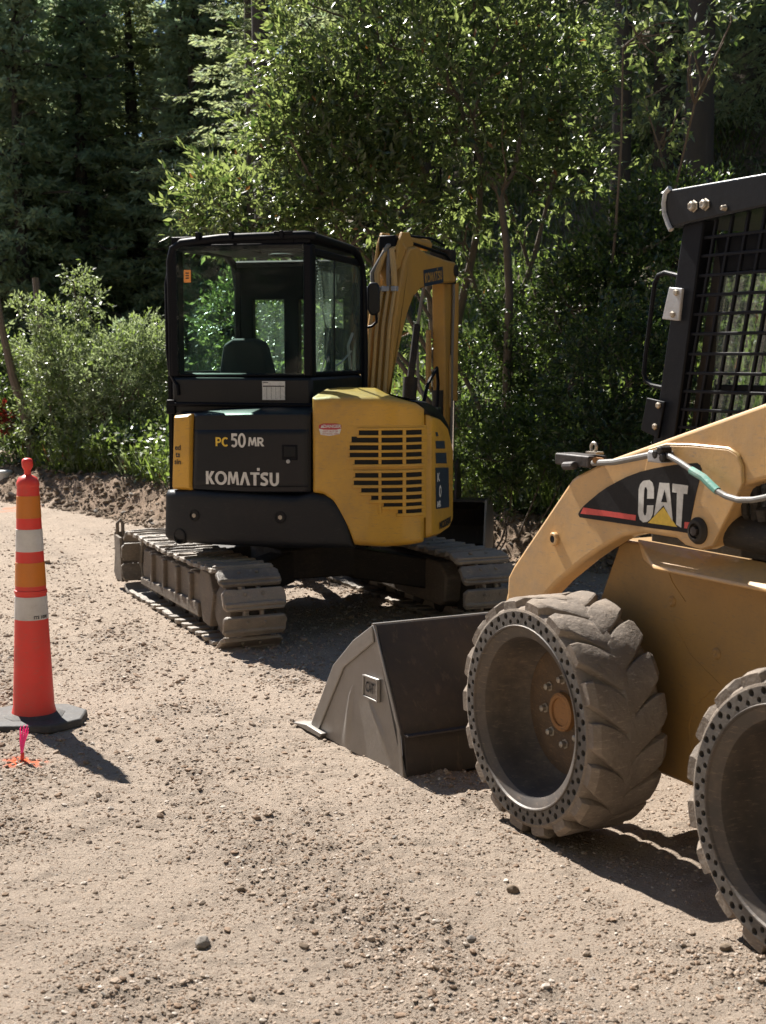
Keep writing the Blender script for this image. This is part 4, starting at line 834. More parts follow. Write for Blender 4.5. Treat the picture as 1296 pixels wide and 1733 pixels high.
# ---- lift arm, traced on its own plane
RA = .33; AT = .085
arm_px = [(856, 1018), (859, 976), (868, 958), (966, 812), (974, 805), (1004, 790), (1026, 779), (1294, 682)]
A_ = [S(x, y, RA) for x, y in arm_px]; f9, z9 = A_[-1]; sl_ = (z9-A_[-2][1])/(f9-A_[-2][0])
A_ += [(-1.62, z9 + sl_*(-1.62-f9)), (-1.70, 1.60), (-1.62, 1.50)]
A_ += [S(x, y, RA) for x, y in [(1294, 812), (1256, 822), (1239, 856), (1205, 922), (1185, 931), (1157, 923), (1143, 911), (1086, 902), (1051, 909), (1030, 920), (1009, 933), (985, 950), (967, 965), (943, 985), (925, 1004), (905, 1030), (880, 1065)]]
A_[0] = S(856, 1040, RA)
b = MB(SF); b.side(A_, RA, RA+AT); la = b.build('lift_arm', 'tan', sk_, bev=.014, seg=3)
b = MB(SF); b.side([(.625, .80), (.66, .70), (.86, .46), (.84, .24), (.66, .22), (.56, .40), (.42, .72)], RA+.015, RA+AT-.01); b.build('arm_foot', 'tan', la, bev=.01)
# right arm, seen from elsewhere only
b = MB(SF); b.side(A_, 1.62-RA-AT, 1.62-RA); b.build('lift_arm', 'tan', sk_, bev=.014)
b = MB(SF); b.tube([(RA+AT-.01, .20, 1.10), (1.62-RA-AT+.01, .20, 1.10)], .05, 16); b.build('cross_tube', 'tan', sk_)
pl = [S(x, y, RA-.012) for x, y in [(1098, 762), (1128, 754), (1170, 755), (1232, 761), (1246, 770), (1254, 790), (1255, 820), (1239, 856), (1205, 922), (1185, 930), (1160, 922), (1150, 912), (1090, 800)]]
b = MB(SF); b.side(pl, RA-.012, RA+.004); b.build('pivot_plate', 'tan', la, bev=.003)
b = MB(SF); wl = [S(x, y, RA-.008) for x, y in [(1098, 762), (1128, 753), (1170, 754), (1232, 760), (1247, 769), (1255, 789), (1256, 818)]]; b.tube([(RA-.005, f, z) for f, z in wl], .007, 6); b.build('weld_seam', 'pipe', la)
# black decal with the red stripe and lettering
def z7(x, y): return 840 + x/2.842, 680 + y/2.842
RD = RA-.0135
def flat(pix, r, name, mat, parent, th=.0008):
    b = MB(SF); b.side([S(*z7(*p), r) for p in pix], r, r+th); return b.build(name, mat, parent, smooth=0)
dec = [(393, 541), (400, 524), (420, 500), (450, 474), (490, 440), (530, 412), (580, 384), (630, 359), (690, 337), (750, 322), (800, 312), (860, 303), (930, 296), (965, 294), (980, 305), (986, 326), (978, 370), (960, 440), (935, 560), (920, 632), (860, 622), (760, 610), (640, 592), (520, 574), (400, 556)]
dcl = flat(dec, RD, 'decal', 'decal', la)
flat([(404, 538), (418, 508), (540, 527), (670, 545), (668, 571), (540, 552)], RD-.001, 'decal_stripe', 'red', la); flat([(905, 578), (930, 580), (926, 610), (903, 608)], RD-.001, 'decal_stripe', 'red', la)
flat([(757, 466), (724, 466), (726, 425), (721, 411), (714, 411), (710, 425), (706, 530), (711, 546), (718, 545), (722, 530), (724, 498), (755, 498), (752, 538), (741, 564), (725, 577), (705, 580), (689, 566), (681, 535), (684, 420), (692, 395), (706, 380), (735, 376), (750, 390), (757, 412)], RD-.001, 'decal_lettering', 'white', la)
flat([(784, 389), (831, 392), (848, 580), (803, 497), (757, 551)], RD-.001, 'decal_lettering', 'white', la)
flat([(808, 424), (820, 484), (792, 482)], RD-.0022, 'decal_lettering_gap', 'decal', la)
flat([(847, 393), (922, 403), (917, 444), (899, 442), (888, 606), (864, 590), (868, 438), (845, 435)], RD-.001, 'decal_lettering', 'white', la)
flat([(803, 507), (868, 602), (728, 582)], RD-.001, 'decal_triangle', 'yellowletter', la)
f, z = S(940, 912, RA); b = MB(SF); b.lathe((RA, f, z), OUT, [(.026, -.02), (.026, .012), (.022, .016), (.015, .016), (.014, -.012), (0, -.012)], 24); b.m = 0; pr = b.build('grease_port', 'tan', la)
b = MB(SF); b.lathe((RA-.0, f, z), OUT, [(.014, 0), (.0138, .0148), (0, .0148)], 20); b.build('port_hole', 'hole', la)
f, z = S(1187, 898, RA); b = MB(SF); b.lathe((RA-.01, f, z), OUT, [(.045, 0), (.045, .008), (.036, .020), (.026, .022), (.024, .008), (0, .008)], 28); pv = b.build('pivot_pin', 'under', la)
b = MB(SF); b.lathe((RA-.02, f, z), OUT, [(.016, 0), (.016, .016), (0, .018)], 6); b.build('pin_bolt', 'rust', la)
# hose along the arm
RH = RA-.035
b = MB(SF); b.tube([(RH+.03, *S(993, 784, RH)), (RH+.01, *S(1015, 783, RH)), (RH, *S(1040, 782, RH)), (RH, *S(1066, 777, RH)), (RH, *S(1105, 769, RH))], .0115, 10); b.build('hydraulic_hose', 'hose', la)
b = MB(SF); hp = [(1118, 770), (1132, 773), (1150, 783), (1170, 796), (1190, 808), (1204, 822), (1214, 831), (1230, 840), (1250, 846), (1275, 846), (1296, 842), (1330, 832)]
b.tube([(RH-.012-.01*min(1, i/5), *S(x, y, RH-.02)) for i, (x, y) in enumerate(hp)], .010, 10); hz = b.build('hydraulic_hose', 'hose', la)
b = MB(SF); b.tube([(RH-.020, *S(x, y, RH-.02)) for x, y in hp[3:7]], .0135, 10); b.build('hose_wrap', 'teal', la)
a0 = S(1099, 762, RH-.02); a1 = S(1122, 784, RH-.02); b = MB(SF); b.box(RH-.03, RA-.0, a1[0], a0[0], a1[1], a0[1]); hb = b.build('hose_block', 'zinc', la, bev=.006)
for p in ((1120, 768), (1128, 762), (1132, 774)): b = MB(SF); q = S(*p, RH); b.lathe((RH-.02, q[0], q[1]), OUT, [(.016, -.03), (.016, .01), (.010, .014), (0, .014)], 8); b.build('block_fitting', 'under', la)
RB = .35
a0 = S(954, 766, RB); a1 = S(1006, 789, RB); b = MB(SF); b.box(RB-.035, RB+.05, a1[0]-.01, a0[0]+.01, a1[1]-.005, a0[1]); b.tube([(RB-.03, *S(966, 788, RB)), (RB-.045, *S(990, 787, RB))], .016, 10); cbk = b.build('coupler_block', 'rust', la, bev=.006)
c0 = S(1001, 757, RB); b = MB(SF); b.tube([(RB+.01, c0[0]+.016*math.cos(t), c0[1]+.016*math.sin(t)) for t in np.linspace(-.9, 4.2, 14)], .006, 8); b.box(RB-.005, RB+.03, c0[0]-.035, c0[0]+.03, c0[1]-.025, c0[1]-.016); b.build('pull_ring', 'bolt', la)
b = MB(SF); b.tube([(RB, *S(1018, 780, RB)), (RB-.05, *S(1026, 778, RB))], .012, 8); b.build('hose_fitting', 'hub', la)
# lift cylinder and dark hardware behind the pivot
b = MB(SF); b.tube([(.42, *S(1240, 895, .42)), (.42, *S(1262, 900, .42)), (.42, -1.6, S(1296, 907, .42)[1]-.02)], .062, 20); b.build('lift_cylinder', 'under', sk_)
b = MB(SF); b.tube([(.38, *S(1258, 812, .38)), (.38, *S(1262, 870, .38)), (.40, *S(1268, 880, .40))], .014, 8); b.tube([(.40, *S(1278, 800, .40)), (.40, *S(1280, 880, .40))], .018, 8); b.tube([(.38, *S(1294, 880, .38)), (.37, *S(1294, 860, .38))], .022, 10); b.box(.44, .50, -1.6, -.62, 1.06, 1.32); b.build('hydraulic_lines', 'under', sk_)

# ---- bucket, lip on the road ahead
RK = -.055; bo = [S(632, 1058, RK), S(600, 1083, RK), S(566, 1125, RK), (1.655, .03), (1.66, .0), (.775, .0)]
K0, K1 = RK, 1.62-RK
bks = MB(SF)
top = bo[0]; bt = (.775, 0.0); midb = (.80, .165)
bks.side([top, (top[0]+.02, top[1]), (midb[0]+.03, midb[1]), (bt[0]+.03, .02), bt, midb], K0+.012, K1-.012)
bks.side([bt, (1.66, .0), (1.66, .018), (bt[0]+.02, .02)], K0+.012, K1-.012)
bk = bks.build('bucket', 'rust', sk_, bev=.003)
ins = lambda p, q: (p[0]*(1-.0)+q[0], p[1]+q[1])
for r in (K0, K1-.012):
    b = MB(SF); b.side(bo, r, r+.012); b.build('bucket_side', 'steel', bk, smooth=20)
edge_o = bo[:4]; edge_i = [S(631, 1087, RK-.009), S(607, 1107, RK-.009), S(580, 1130, RK-.009), (S(538, 1251, RK-.009)[0], .02)]
b = MB(SF); b.side(edge_o + edge_i[::-1], RK-.009, RK+.0005); b.build('edge_reinforcement', 'steel', bk, bev=.004)
b = MB(SF); b.side([bo[0], (bo[0][0]-.035, bo[0][1]-.03), (.81, .20), (.775, .0), (.80, .0), (.835, .20)], RK-.006, RK); b.build('edge_reinforcement', 'steel', bk, bev=.003)
b = MB(SF); b.side([(1.52, .0), (1.80, .0), (1.80, .008), (1.66, .028), (1.50, .022)], RK-.03, RK+.03); b.build('side_cutter', 'steel', bk, bev=.006)
b = MB(SF); b.side([(1.60, .0), (1.79, .0), (1.79, .006), (1.60, .022)], RK, K1); b.build('cutting_edge', 'steel', bk, bev=.003)
b = MB(SF); b.tube([(K0, bo[0][0]+.01, bo[0][1]), (K1, bo[0][0]+.01, bo[0][1]-.004)], .007, 8); b.build('top_bead', 'steel', bk)
b = MB(SF); b.box(K0+.01, K1-.01, .765, .80, .175, .182); b.build('weld_seam', 'rust', bk)
# dent pressed into the side: a raised fold running down from the badge
def dent(px, w, h, name):
    c = [S(*p, RK) for p in px]; vs = []; n = 10; 
    b = MB(SF); L_ = []
    for i, (f, z) in enumerate(c):
        t = i/(len(c)-1); L_.append([(RK - h*math.exp(-(u*2.2)**2)*math.sin(math.pi*min(1, t*1.0+.0))**.6 if 0 < t < 1 else RK+.0005, f+u*w*(.5+t), z) for u in np.linspace(-1, 1, n)])
    vs = [SF.W(*p) for l in L_ for p in l]; b.add(vs, [(i*n+j, i*n+j+1, (i+1)*n+j+1, (i+1)*n+j) for i in range(len(c)-1) for j in range(n-1)]); o = b.build(name, 'steel', bk, smooth=80); return o
dent([(598, 1158), (594, 1175), (592, 1195), (590, 1215), (588, 1235), (584, 1262)], .045, .012, 'dent')
dent([(622, 1178), (630, 1200), (640, 1225), (650, 1250), (662, 1290)], .05, .010, 'dent')
a0 = S(615, 1143, RK-.012); a1 = S(640, 1187, RK-.012); b = MB(SF); cs = [S(*p, RK-.012) for p in ((615, 1141), (640, 1150), (640, 1190), (614, 1178))]
b.side(cs, RK-.012, RK); bd = b.build('badge', 'steel', bk, bev=.004)
fc = sum(c[0] for c in cs)/4; zc_ = sum(c[1] for c in cs)/4
h = MB(SF)
for t in ((-1, 1), ): pass
def bframe(o_, th):
    h = MB(SF); n = 4
    for i in range(4):
        p, q = cs[i], cs[(i+1) % 4]; c = (fc, zc_); ii_ = lambda v, k: (c[0]+(v[0]-c[0])*k, c[1]+(v[1]-c[1])*k)
        h.side([p, q, ii_(q, .84), ii_(p, .84)], RK-.018, RK-.011)
    return h.build('badge_rim', 'steel', bk, bev=.002)
bframe(0, 0)
text_on('badge_lettering', 'CAT', .062, lambda x, y: SF.W(RK-.0165, fc-x, zc_+y*1.0), 'hole', bk, .62, offset=.0015)

# ---- cab: canted front posts, guard mesh, windows, rolled roof
RP = .50; RQ = 1.12
def strip(px, r0, r1): b = MB(SF); b.side([S(*p, r0) for p in px], r0, r1); return b
p = strip([(1157, 372), (1192, 366), (1139, 760), (1103, 760)], RP, RP+.05); cp = p.build('cab_post', 'frame', sk_, bev=.006)
p0 = [S(*q, RP) for q in [(1157, 372), (1192, 366), (1139, 760), (1103, 760)]]
b = MB(SF); b.side(p0, RQ-.05, RQ); b.build('cab_post', 'frame', sk_, bev=.006)
b = MB(SF); b.box(RP, RP+.05, -1.45, -1.38, 1.1, 2.28); b.box(RQ-.05, RQ, -1.45, -1.38, 1.1, 2.28); b.build('cab_post', 'frame', sk_, bev=.006)
b = MB(SF); b.box(RP+.012, RQ-.012, -1.40, -.16, 1.10, 1.42); b.build('cab_base', 'frame', sk_, bev=.01)
fz = [S(x, y, RP-.02) for x, y in ((1120, 329), (1124, 322), (1296, 292))]; bz = [S(x, y, RP-.02) for x, y in ((1296, 349), (1165, 378), (1135, 386), (1124, 375), (1119, 350))]
sl2 = (fz[2][1]-fz[1][1])/(fz[2][0]-fz[1][0])
rp = fz[:2] + [(-1.5, fz[1][1]+sl2*(-1.5-fz[1][0])), (-1.5, bz[0][1]-.0+.02), bz[0], bz[1], bz[2], bz[3], bz[4]]
b = MB(SF); b.side(rp, RP-.02, RQ+.02); rf2 = b.build('cab_roof', 'roofpaint', sk_, bev=.05, seg=5)
b = MB(SF); cr = [S(x, y, RP-.03) for x, y in ((1130, 318), (1123, 326), (1120, 343), (1121, 360), (1127, 378), (1132, 389))]; b.tube([(RP-.02, f, z) for f, z in cr], .010, 8); b.build('roof_end_plate', 'zinc', rf2)
for x, y, rr3 in ((1174, 349, .018), (1194, 346, .018), (1227, 352, .009)):
    q = S(x, y, RP-.02); b = MB(SF); b.lathe((RP-.018, q[0], q[1]), OUT, [(rr3*1.2, -.01), (rr3*1.2, .003), (rr3, .006), (rr3*.95, .016), (rr3*.6, .020), (0, .018)], 6 if rr3 > .01 else 12); b.build('roof_bolt', 'bolt', rf2)
# guard mesh
def lerp(a, b, t): return a + (b-a)*t
At, Ab = S(1208, 366, RP), S(1158, 666, RP); Bt, Bb = S(1235.6, 363, RP), S(1181.8, 666, RP); pt, pb = Bt[0]-At[0], Bb[0]-Ab[0]; pitch = (pt+pb)/2
mesh = MB(SF); Zt, Zb = At[1]+.05, 1.28
for k in range(-1, 10):
    ft, fb = At[0]+pitch*k, Ab[0]+pitch*k; sl3 = (ft-fb)/(At[1]-Ab[1]); zt_, zb_ = Zt, Zb; ax = .006
    f0, f1 = fb+sl3*(zb_-Ab[1]), fb+sl3*(zt_-Ab[1]); mesh.hexa([SF.W(RP+.01, f0-ax, zb_), SF.W(RP+.022, f0-ax, zb_), SF.W(RP+.022, f0+ax, zb_), SF.W(RP+.01, f0+ax, zb_), SF.W(RP+.01, f1-ax, zt_), SF.W(RP+.022, f1-ax, zt_), SF.W(RP+.022, f1+ax, zt_), SF.W(RP+.01, f1+ax, zt_)])
for y in (395, 427, 461.5, 496, 529, 563.7, 599, 633, 665.5, 698, 730):
    z = S(1252, y, RP)[1]; t = (z-Ab[1])/(At[1]-Ab[1]); f0 = lerp(Ab[0], At[0], t)+.10; mesh.box(RP+.009, RP+.021, -1.40, f0, z-.0055, z+.0055)
gm = mesh.build('guard_mesh', 'frame', sk_, bev=.002)
b = MB(SF); b.side([(p0[1][0]-.02, 2.12), (-1.38, 2.12), (-1.38, 1.3), (p0[2][0]-.10, 1.3)], RP+.07, RP+.075); b.build('cab_window', 'sglass', sk_, smooth=0)
b = MB(SF); b.side([(p0[1][0]+.0, 2.12), (p0[1][0]-.04, 2.12), (p0[2][0]-.05, 1.3), (p0[2][0], 1.3)], RP+.055, RP+.09); b.build('window_post', 'rust', sk_, bev=.004)
b = MB(SF); b.side([(p0[1][0]+.0, 2.12), (-1.4, 2.12), (-1.4, 2.0), (p0[1][0]-.03, 2.0)], RP+.05, RP+.11); b.box(RP+.06, RP+.10, -1.3, p0[2][0]-.14, S(1200, 657, RP)[1]-.02, S(1200, 657, RP)[1]+.012); b.build('window_frame', 'frame', sk_, bev=.004)
b = MB(SF); b.side([(p0[1][0]-.05, 2.05), (-1.38, 2.05), (-1.38, 1.3), (p0[2][0]-.10, 1.3)], RQ-.05, RQ-.045); b.build('cab_window', 'sglass', sk_, smooth=0)
b = MB(SF); b.tube([(RP+.12, -.55, 1.98), (RP+.13, -.50, 1.90), (RP+.13, -.58, 1.86), (RP+.13, -.72, 1.97), (RP+.12, -.82, 2.02)], .010, 6); b.box(RP+.1, RP+.14, -.72, -.68, 1.88, 1.98); b.tube([(RP+.12, -.52, 1.86), (RP+.12, -.50, 1.75), (RP+.12, -.47, 1.6)], .008, 6); b.build('cab_wiring', 'frame', sk_)
b = MB(SF); b.box(RP+.2, RQ-.2, -1.2, -1.05, 1.4, 1.95); b.box(RP+.2, RQ-.2, -1.1, -.7, 1.4, 1.5); b.build('seat', 'seat', sk_, bev=.03)
# grab handle and hinge plates on the front post
RG = RP-.0
hd = [(1150, 468), (1122, 461), (1110, 466), (1104, 480), (1098, 530), (1089, 600), (1086, 632), (1090, 645), (1100, 652), (1118, 656)]
b = MB(SF); b.tube([(RG+.01, *S(x, y, RG)) for x, y in hd], .0085, 10); b.build('grab_handle', 'frame', sk_)
for px, tri in (([(1132, 486), (1154, 488), (1148, 543), (1120, 540)], ((1145, 495), (1139, 532))), ([(1094, 673), (1124, 680), (1113, 742), (1084, 728)], ((1115, 686), (1109, 722)))):
    b = MB(SF); b.side([S(*q, RP-.02) for q in px], RP-.02, RP-.008); hg = b.build('hinge_plate', 'zinc' if px[0][1] < 500 else 'frame', sk_, bev=.003)
    for q in tri: c = S(*q, RP-.02); b = MB(SF); b.lathe((RP-.02, c[0], c[1]), OUT, [(.012, 0), (.012, .006), (.008, .010), (0, .010)], 6); b.build('hinge_bolt', 'bolt', hg)
# ================================================================ TRAFFIC CONE and small things
cx, cy, _ = gpt(58, 1221); cz = ground_z(cx, cy)
cn = thing('traffic_cone', (cx, cy, cz), 'tall slim red-orange traffic cone with white and orange bands on a black rubber base', 'traffic cone')
def zc(y): return dpt(58, y, cy).z - cz
k_ = cy/FPX
C_ = MB(); zt = zc(822)
prof = [(.100, .045)]
def rc(z): z0, r0, z1, r1 = .06, .0965, zt, .050; return r0 + (r1-r0)*(z-z0)/(z1-z0)
bands = [(826, 838, 'cone'), (838, 876, 'corange'), (876, 894, 'cone'), (894, 932, 'cwhite'), (932, 950, 'cone'), (950, 990, 'corange'), (990, 1007, 'cone'), (1007, 1046, 'cwhite'), (1046, 1216, 'cone')]
body = MB(); pr_ = []
for a, b, m_ in bands: pr_.append((zc(a), zc(b), m_))
lo = pr_[-1]; body.lathe((cx, cy, cz), (0, 0, 1), [(rc(.02)*1.09, .035), (rc(.04)*1.04, .06)] + [(rc(z), z) for z in np.linspace(.085, zt, 16)] + [(0, zt)], 40); bo = body.build('cone_body', 'cone', cn, smooth=50)
for z1, z0, m_ in pr_:
    if m_ == 'cone': continue
    b = MB(); b.lathe((cx, cy, cz), (0, 0, 1), [(rc(z0)-.002, z0), (rc(z0)+.0015, z0+.001)] + [(rc(z)+.0015, z) for z in np.linspace(z0+.002, z1-.002, 5)] + [(rc(z1)-.002, z1)], 40); b.build('reflective_band', m_, bo, smooth=50)
b = MB(); zr_ = zc(1000); b.lathe((cx, cy, cz), (0, 0, 1), [(rc(zr_)-.003, zr_-.012), (rc(zr_)+.004, zr_-.008), (rc(zr_)+.004, zr_+.006), (rc(zr_)-.003, zr_+.01)], 40); b.build('stacking_ring', 'cone', bo)
zt2 = zc(822)
top = MB(); top.lathe((cx, cy, cz), (0, 0, 1), [(.050, zt2-.004), (.0525, zt2), (.0525, zt2+.010), (.050, zt2+.02), (.042, zt2+.038), (.024, zt2+.047), (.0155, zt2+.052), (.0155, zt2+.070), (.020, zt2+.080), (.0245, zt2+.088), (.026, zt2+.100), (.025, zt2+.116), (.021, zt2+.124), (.012, zt2+.128), (0, zt2+.129)], 28); top.build('cone_handle', 'cone', cn, smooth=50)
v_, f_ = textgeo('ITS 1000', .020, .0008); zt_ = zc(1041); mb = MB(); a0 = math.radians(-90+48)
mb.add([(cx+(rc(zt_)+.0025)*math.cos(a0+x/rc(zt_)), cy+(rc(zt_)+.0025)*math.sin(a0+x/rc(zt_)), cz+zt_+y) for x, y, _ in v_], f_); mb.build('band_lettering', 'ink', bo, smooth=0)
bs = MB(); R0, R1 = .262, .245; ang0 = math.radians(8)
pl = [(R0*math.cos(ang0+math.radians(a)), R0*math.sin(ang0+math.radians(a))) for a in (20, 70, 110, 160, 200, 250, 290, 340)]
pl = [(-.215, -.12), (-.12, -.225), (.13, -.215), (.245, -.08), (.235, .10), (.12, .215), (-.12, .225), (-.235, .10)]
bs.loft([(cx+x, cy+y, cz+.0) for x, y in pl], [(cx+x*.97, cy+y*.97, cz+.038) for x, y in pl]); bs.loft([(cx+x*.60, cy+y*.60, cz+.036) for x, y in pl], [(cx+x*.46, cy+y*.46, cz+.052) for x, y in pl]); cb = bs.build('cone_base', 'cbase', cn, bev=.008)
# marking whisker
px_, py_, _ = gpt(37, 1288); pz = ground_z(px_, py_)
wk = thing('marker_whisker', (px_, py_, pz), 'pink bristle survey marker sticking up from an orange painted spot in front of the cone', 'survey marker')
mb = MB(); mb.lathe((px_, py_, pz), (.14, 0, 1), [(.008, -.01), (.008, .03), (.005, .035)], 8, loc=False); mb.m = 0
mb.build('whisker_stem', 'cone', wk)
random.seed(3); mb = MB()
for k in range(26):
    a = random.uniform(0, 6.28); q = random.uniform(0, .022); p0 = Vector((px_+.003*math.cos(a), py_+.003*math.sin(a), pz+.02)); p1 = p0 + Vector((q*.8*math.cos(a)+.014, q*math.sin(a), random.uniform(.095, .135))); pm = (p0+p1)/2 + Vector((-.003, 0, .004)); mb.tube([p0, pm, p1], .0016, 4, loc=False)
mb.build('bristles', 'pink', wk)
# pail at the far left edge of the road
qx, qy = -4.78, 17.6; qz = float(hgt(qx, qy)) + .04; qp = dpt(4, 826, qy); qz = qp.z - .02
pa = thing('pail', (qp.x, qy, qz), 'white lidded pail with green label beyond the dirt bank at the left edge', 'pail')
mb = MB(); mb.lathe((qp.x, qy, qz-.1), (0, 0, 1), [(.0, 0), (.10, 0), (.12, .30), (.12, .31)], 28); mb.build('pail_body', 'pail', pa)
mb = MB(); mb.lathe((qp.x, qy, qz+.205), (0, 0, 1), [(.128, 0), (.128, .02), (.115, .035), (0, .035)], 28); mb.build('lid', 'pail', pa)
mb = MB(); vs = []
for a in np.radians(np.linspace(215, 268, 8)):
    for z in (-.01, .12): vs.append((qp.x + (.1125+z*.06)*1.03*math.cos(a), qy + (.1125+z*.06)*1.03*math.sin(a), qz + z))
mb.add(vs, [(2*i, 2*i+2, 2*i+3, 2*i+1) for i in range(7)]); mb.build('pail_label', 'pailg', pa)
# ================================================================ VEGETATION
def unit(v): return v/np.maximum(1e-9, np.linalg.norm(v, axis=-1, keepdims=True))
def rdir(n): return unit(RNG.normal(size=(n, 3)))
def leaves(name, P, Dr, L, asp, mats, parent=None, mi=None, fold=.25, nrm=None):
    """leaf blades: two facets folded along the midrib, pointed at both ends"""
    n = len(P); Dr = unit(Dr); r = rdir(n) if nrm is None else unit(nrm + rdir(n)*.7); s = unit(np.cross(Dr, r)); up = np.cross(s, Dr)
    L = np.broadcast_to(L, (n,))[:, None]; W_ = L*asp*.5
    b = P; m1 = P + Dr*L*.45 + s*W_ + up*W_*fold; t = P + Dr*L; m2 = P + Dr*L*.45 - s*W_ + up*W_*fold
    V = np.stack([b, m1, t, m2], 1).reshape(-1, 3); q = np.arange(n)*4; F = np.stack([q, q+1, q+2, q+3], 1)
    F = np.concatenate([np.stack([q, q+1, q+2], 1), np.stack([q, q+2, q+3], 1)])
    if mi is not None: mi = np.concatenate([mi, mi])
    return arrmesh(name, V, F, mats, parent, mi)
def sprays(C, Dc, k, L, spread=.25):
    """k leaves along each twig starting at C in direction Dc of length L"""
    n = len(C); t = RNG.uniform(.05, 1, (n, k, 1)); P = C[:, None] + Dc[:, None]*t*np.reshape(L, (-1, 1, 1)) + RNG.normal(0, .012, (n, k, 3))
    D = unit(Dc[:, None] + RNG.normal(0, spread*2.4, (n, k, 3))); return P.reshape(-1, 3), D.reshape(-1, 3)
def branch(p0, p1, r0, r1, bend=.1, n=7, sag=0.):
    p0 = Vector(p0); p1 = Vector(p1); L = (p1-p0).length; off = Vector((random.uniform(-1, 1), random.uniform(-1, 1), random.uniform(-1, 1)))*bend*L; o2 = Vector((random.uniform(-1, 1), random.uniform(-1, 1), random.uniform(-.5, .5)))*bend*.5*L
    return [p0.lerp(p1, t) + off*math.sin(math.pi*t) + o2*math.sin(2*math.pi*t) + Vector((0, 0, -sag*L*math.sin(math.pi*t))) for t in [i/(n-1) for i in range(n)]], [r0+(r1-r0)*i/(n-1) for i in range(n)]
def crown_points(blobs, n, shell=.5):
    """points inside a union of ellipsoids, biased to the outside; blobs: (cx,cy,cz, rx,ry,rz, weight)"""
    w = np.array([b[6] for b in blobs]); w = w/w.sum(); k = RNG.choice(len(blobs), n, p=w); B = np.array([b[:6] for b in blobs])[k]
    d = rdir(n); r = RNG.uniform(0, 1, n)**(1/3*(1-shell)+.0+.02); r = r*(1-.12*RNG.uniform(0, 1, n)); lump = 1+.28*np.sin(d[:, 0]*7+B[:, 0]*3)*np.sin(d[:, 2]*6+B[:, 1])
    return B[:, :3] + d*B[:, 3:]*(r*lump)[:, None], d
def bush(name, label, cat, group, base, blobs, nspray, k, L, leafL, asp, mats, mw, stems=5, bark='bark', shell=.5, twig=60, stemr=.02, upb=.35, trunks=None):
    t = thing(name, base, label, cat, group)
    C, d = crown_points(blobs, nspray, shell); keep = vnoise3(C*1.7) > .30; C = C[keep]; d = d[keep]
    D = unit(d + np.array([0, 0, upb]) + RNG.normal(0, .45, C.shape)); P, DD = sprays(C, D, k, RNG.uniform(.6, 1.2, len(C))*L)
    zf = hgt(P[:, 0], P[:, 1]); ok = P[:, 2] > zf+.02; P = P[ok]; DD = DD[ok]
    mi = RNG.choice(len(mats), len(P), p=mw); leaves('foliage', P, DD, RNG.uniform(.6, 1.25, len(P))*leafL, asp, mats, t, mi, nrm=np.tile([0, 0, .6], (len(P), 1)))
    mb = MB(); bx, by, bz = base
    T = []
    if trunks:
        for pts, r0, r1 in trunks:
            P_ = [Vector(p) for p in pts]; T += P_[len(P_)//2:]; n = len(P_); mb.tube(P_, [r0+(r1-r0)*i/(n-1) for i in range(n)], 9, loc=False)
    for i in range(stems):
        q = C[RNG.integers(len(C))]; pts, rr3 = branch((bx+random.uniform(-.15, .15), by+random.uniform(-.15, .15), bz-.1), q, stemr, stemr*.35, .12); mb.tube(pts, rr3, 6, loc=False); T += pts[2:]
    mb.build('trunk' if trunks else 'stem', bark, t, smooth=60)
    tw = MB(); Ta = np.array([p[:] for p in T])
    for i in range(twig):
        q = C[RNG.integers(len(C))]; dd_ = np.linalg.norm(Ta - q, axis=1) + np.where(Ta[:, 2] > q[2], .5, 0); a = Ta[int(np.argmin(dd_ + RNG.uniform(0, .3, len(Ta))))]; pts, rr3 = branch(a, q, stemr*.5, .004, .12, 6); tw.tube(pts, rr3, 4, loc=False)
        if i % 3 == 0: Ta = np.concatenate([Ta, np.array([p[:] for p in pts[2:4]])])
    tw.build('branches', bark, t, smooth=60); return t
def vnoise3(P): return vn(P[:, 0]*1.3+P[:, 2]*.9, P[:, 1]*1.3-P[:, 2]*.6, 71)*.5 + vn(P[:, 0]*.8-P[:, 1], P[:, 2]*2.1, 44)*.5
def at(x, y, D): p = dpt(x, y, D); return (p.x, p.y, p.z)
def blob(x, y, D, rx, ry, rz, w=None): p = dpt(x, y, D); k = D/FPX; return (p.x, p.y, p.z, rx*k, ry, rz*k, w if w else rx*rz)
def gnd(x, D): X_ = (x-648)/FPX*D; return (X_, D, float(hgt(X_, D)))
# the large multi-stemmed willow-like tree behind the excavator
DW = 13.8; DT = 13.3
b0 = gnd(830, DW)
tr_main = [(gnd(856, DT)[0], DT, gnd(856, DT)[2]-.1), at(858, 620, DT), at(862, 500, DT), at(858, 420, DT), at(846, 330, DT)]
willow_blobs = [blob(760, 150, DW-.3, 230, .9, 190, 6), blob(600, 60, DW-.2, 170, .8, 150, 3), blob(900, 60, DW, 140, .9, 150, 2.2), blob(560, 230, DW-.5, 120, .6, 110, 2.0), blob(450, 330, DW-.6, 130, .55, 65, 1.6), blob(390, 370, DW-.5, 80, .4, 45, .6), blob(600, 330, DW-.5, 140, .6, 110, 2.2),
                blob(500, 200, DW-.4, 70, .4, 55, .5), blob(470, 240, DW-.4, 70, .4, 35, .3), blob(800, 300, DW+.2, 170, .7, 120, 1.3), blob(700, -200, DW, 330, 1.0, 220, 3.5), blob(965, 170, DW+.2, 60, .6, 120, .7), blob(975, 290, DW+.3, 50, .5, 50, .25), blob(740, 520, DW+.3, 60, .5, 90, .2)]
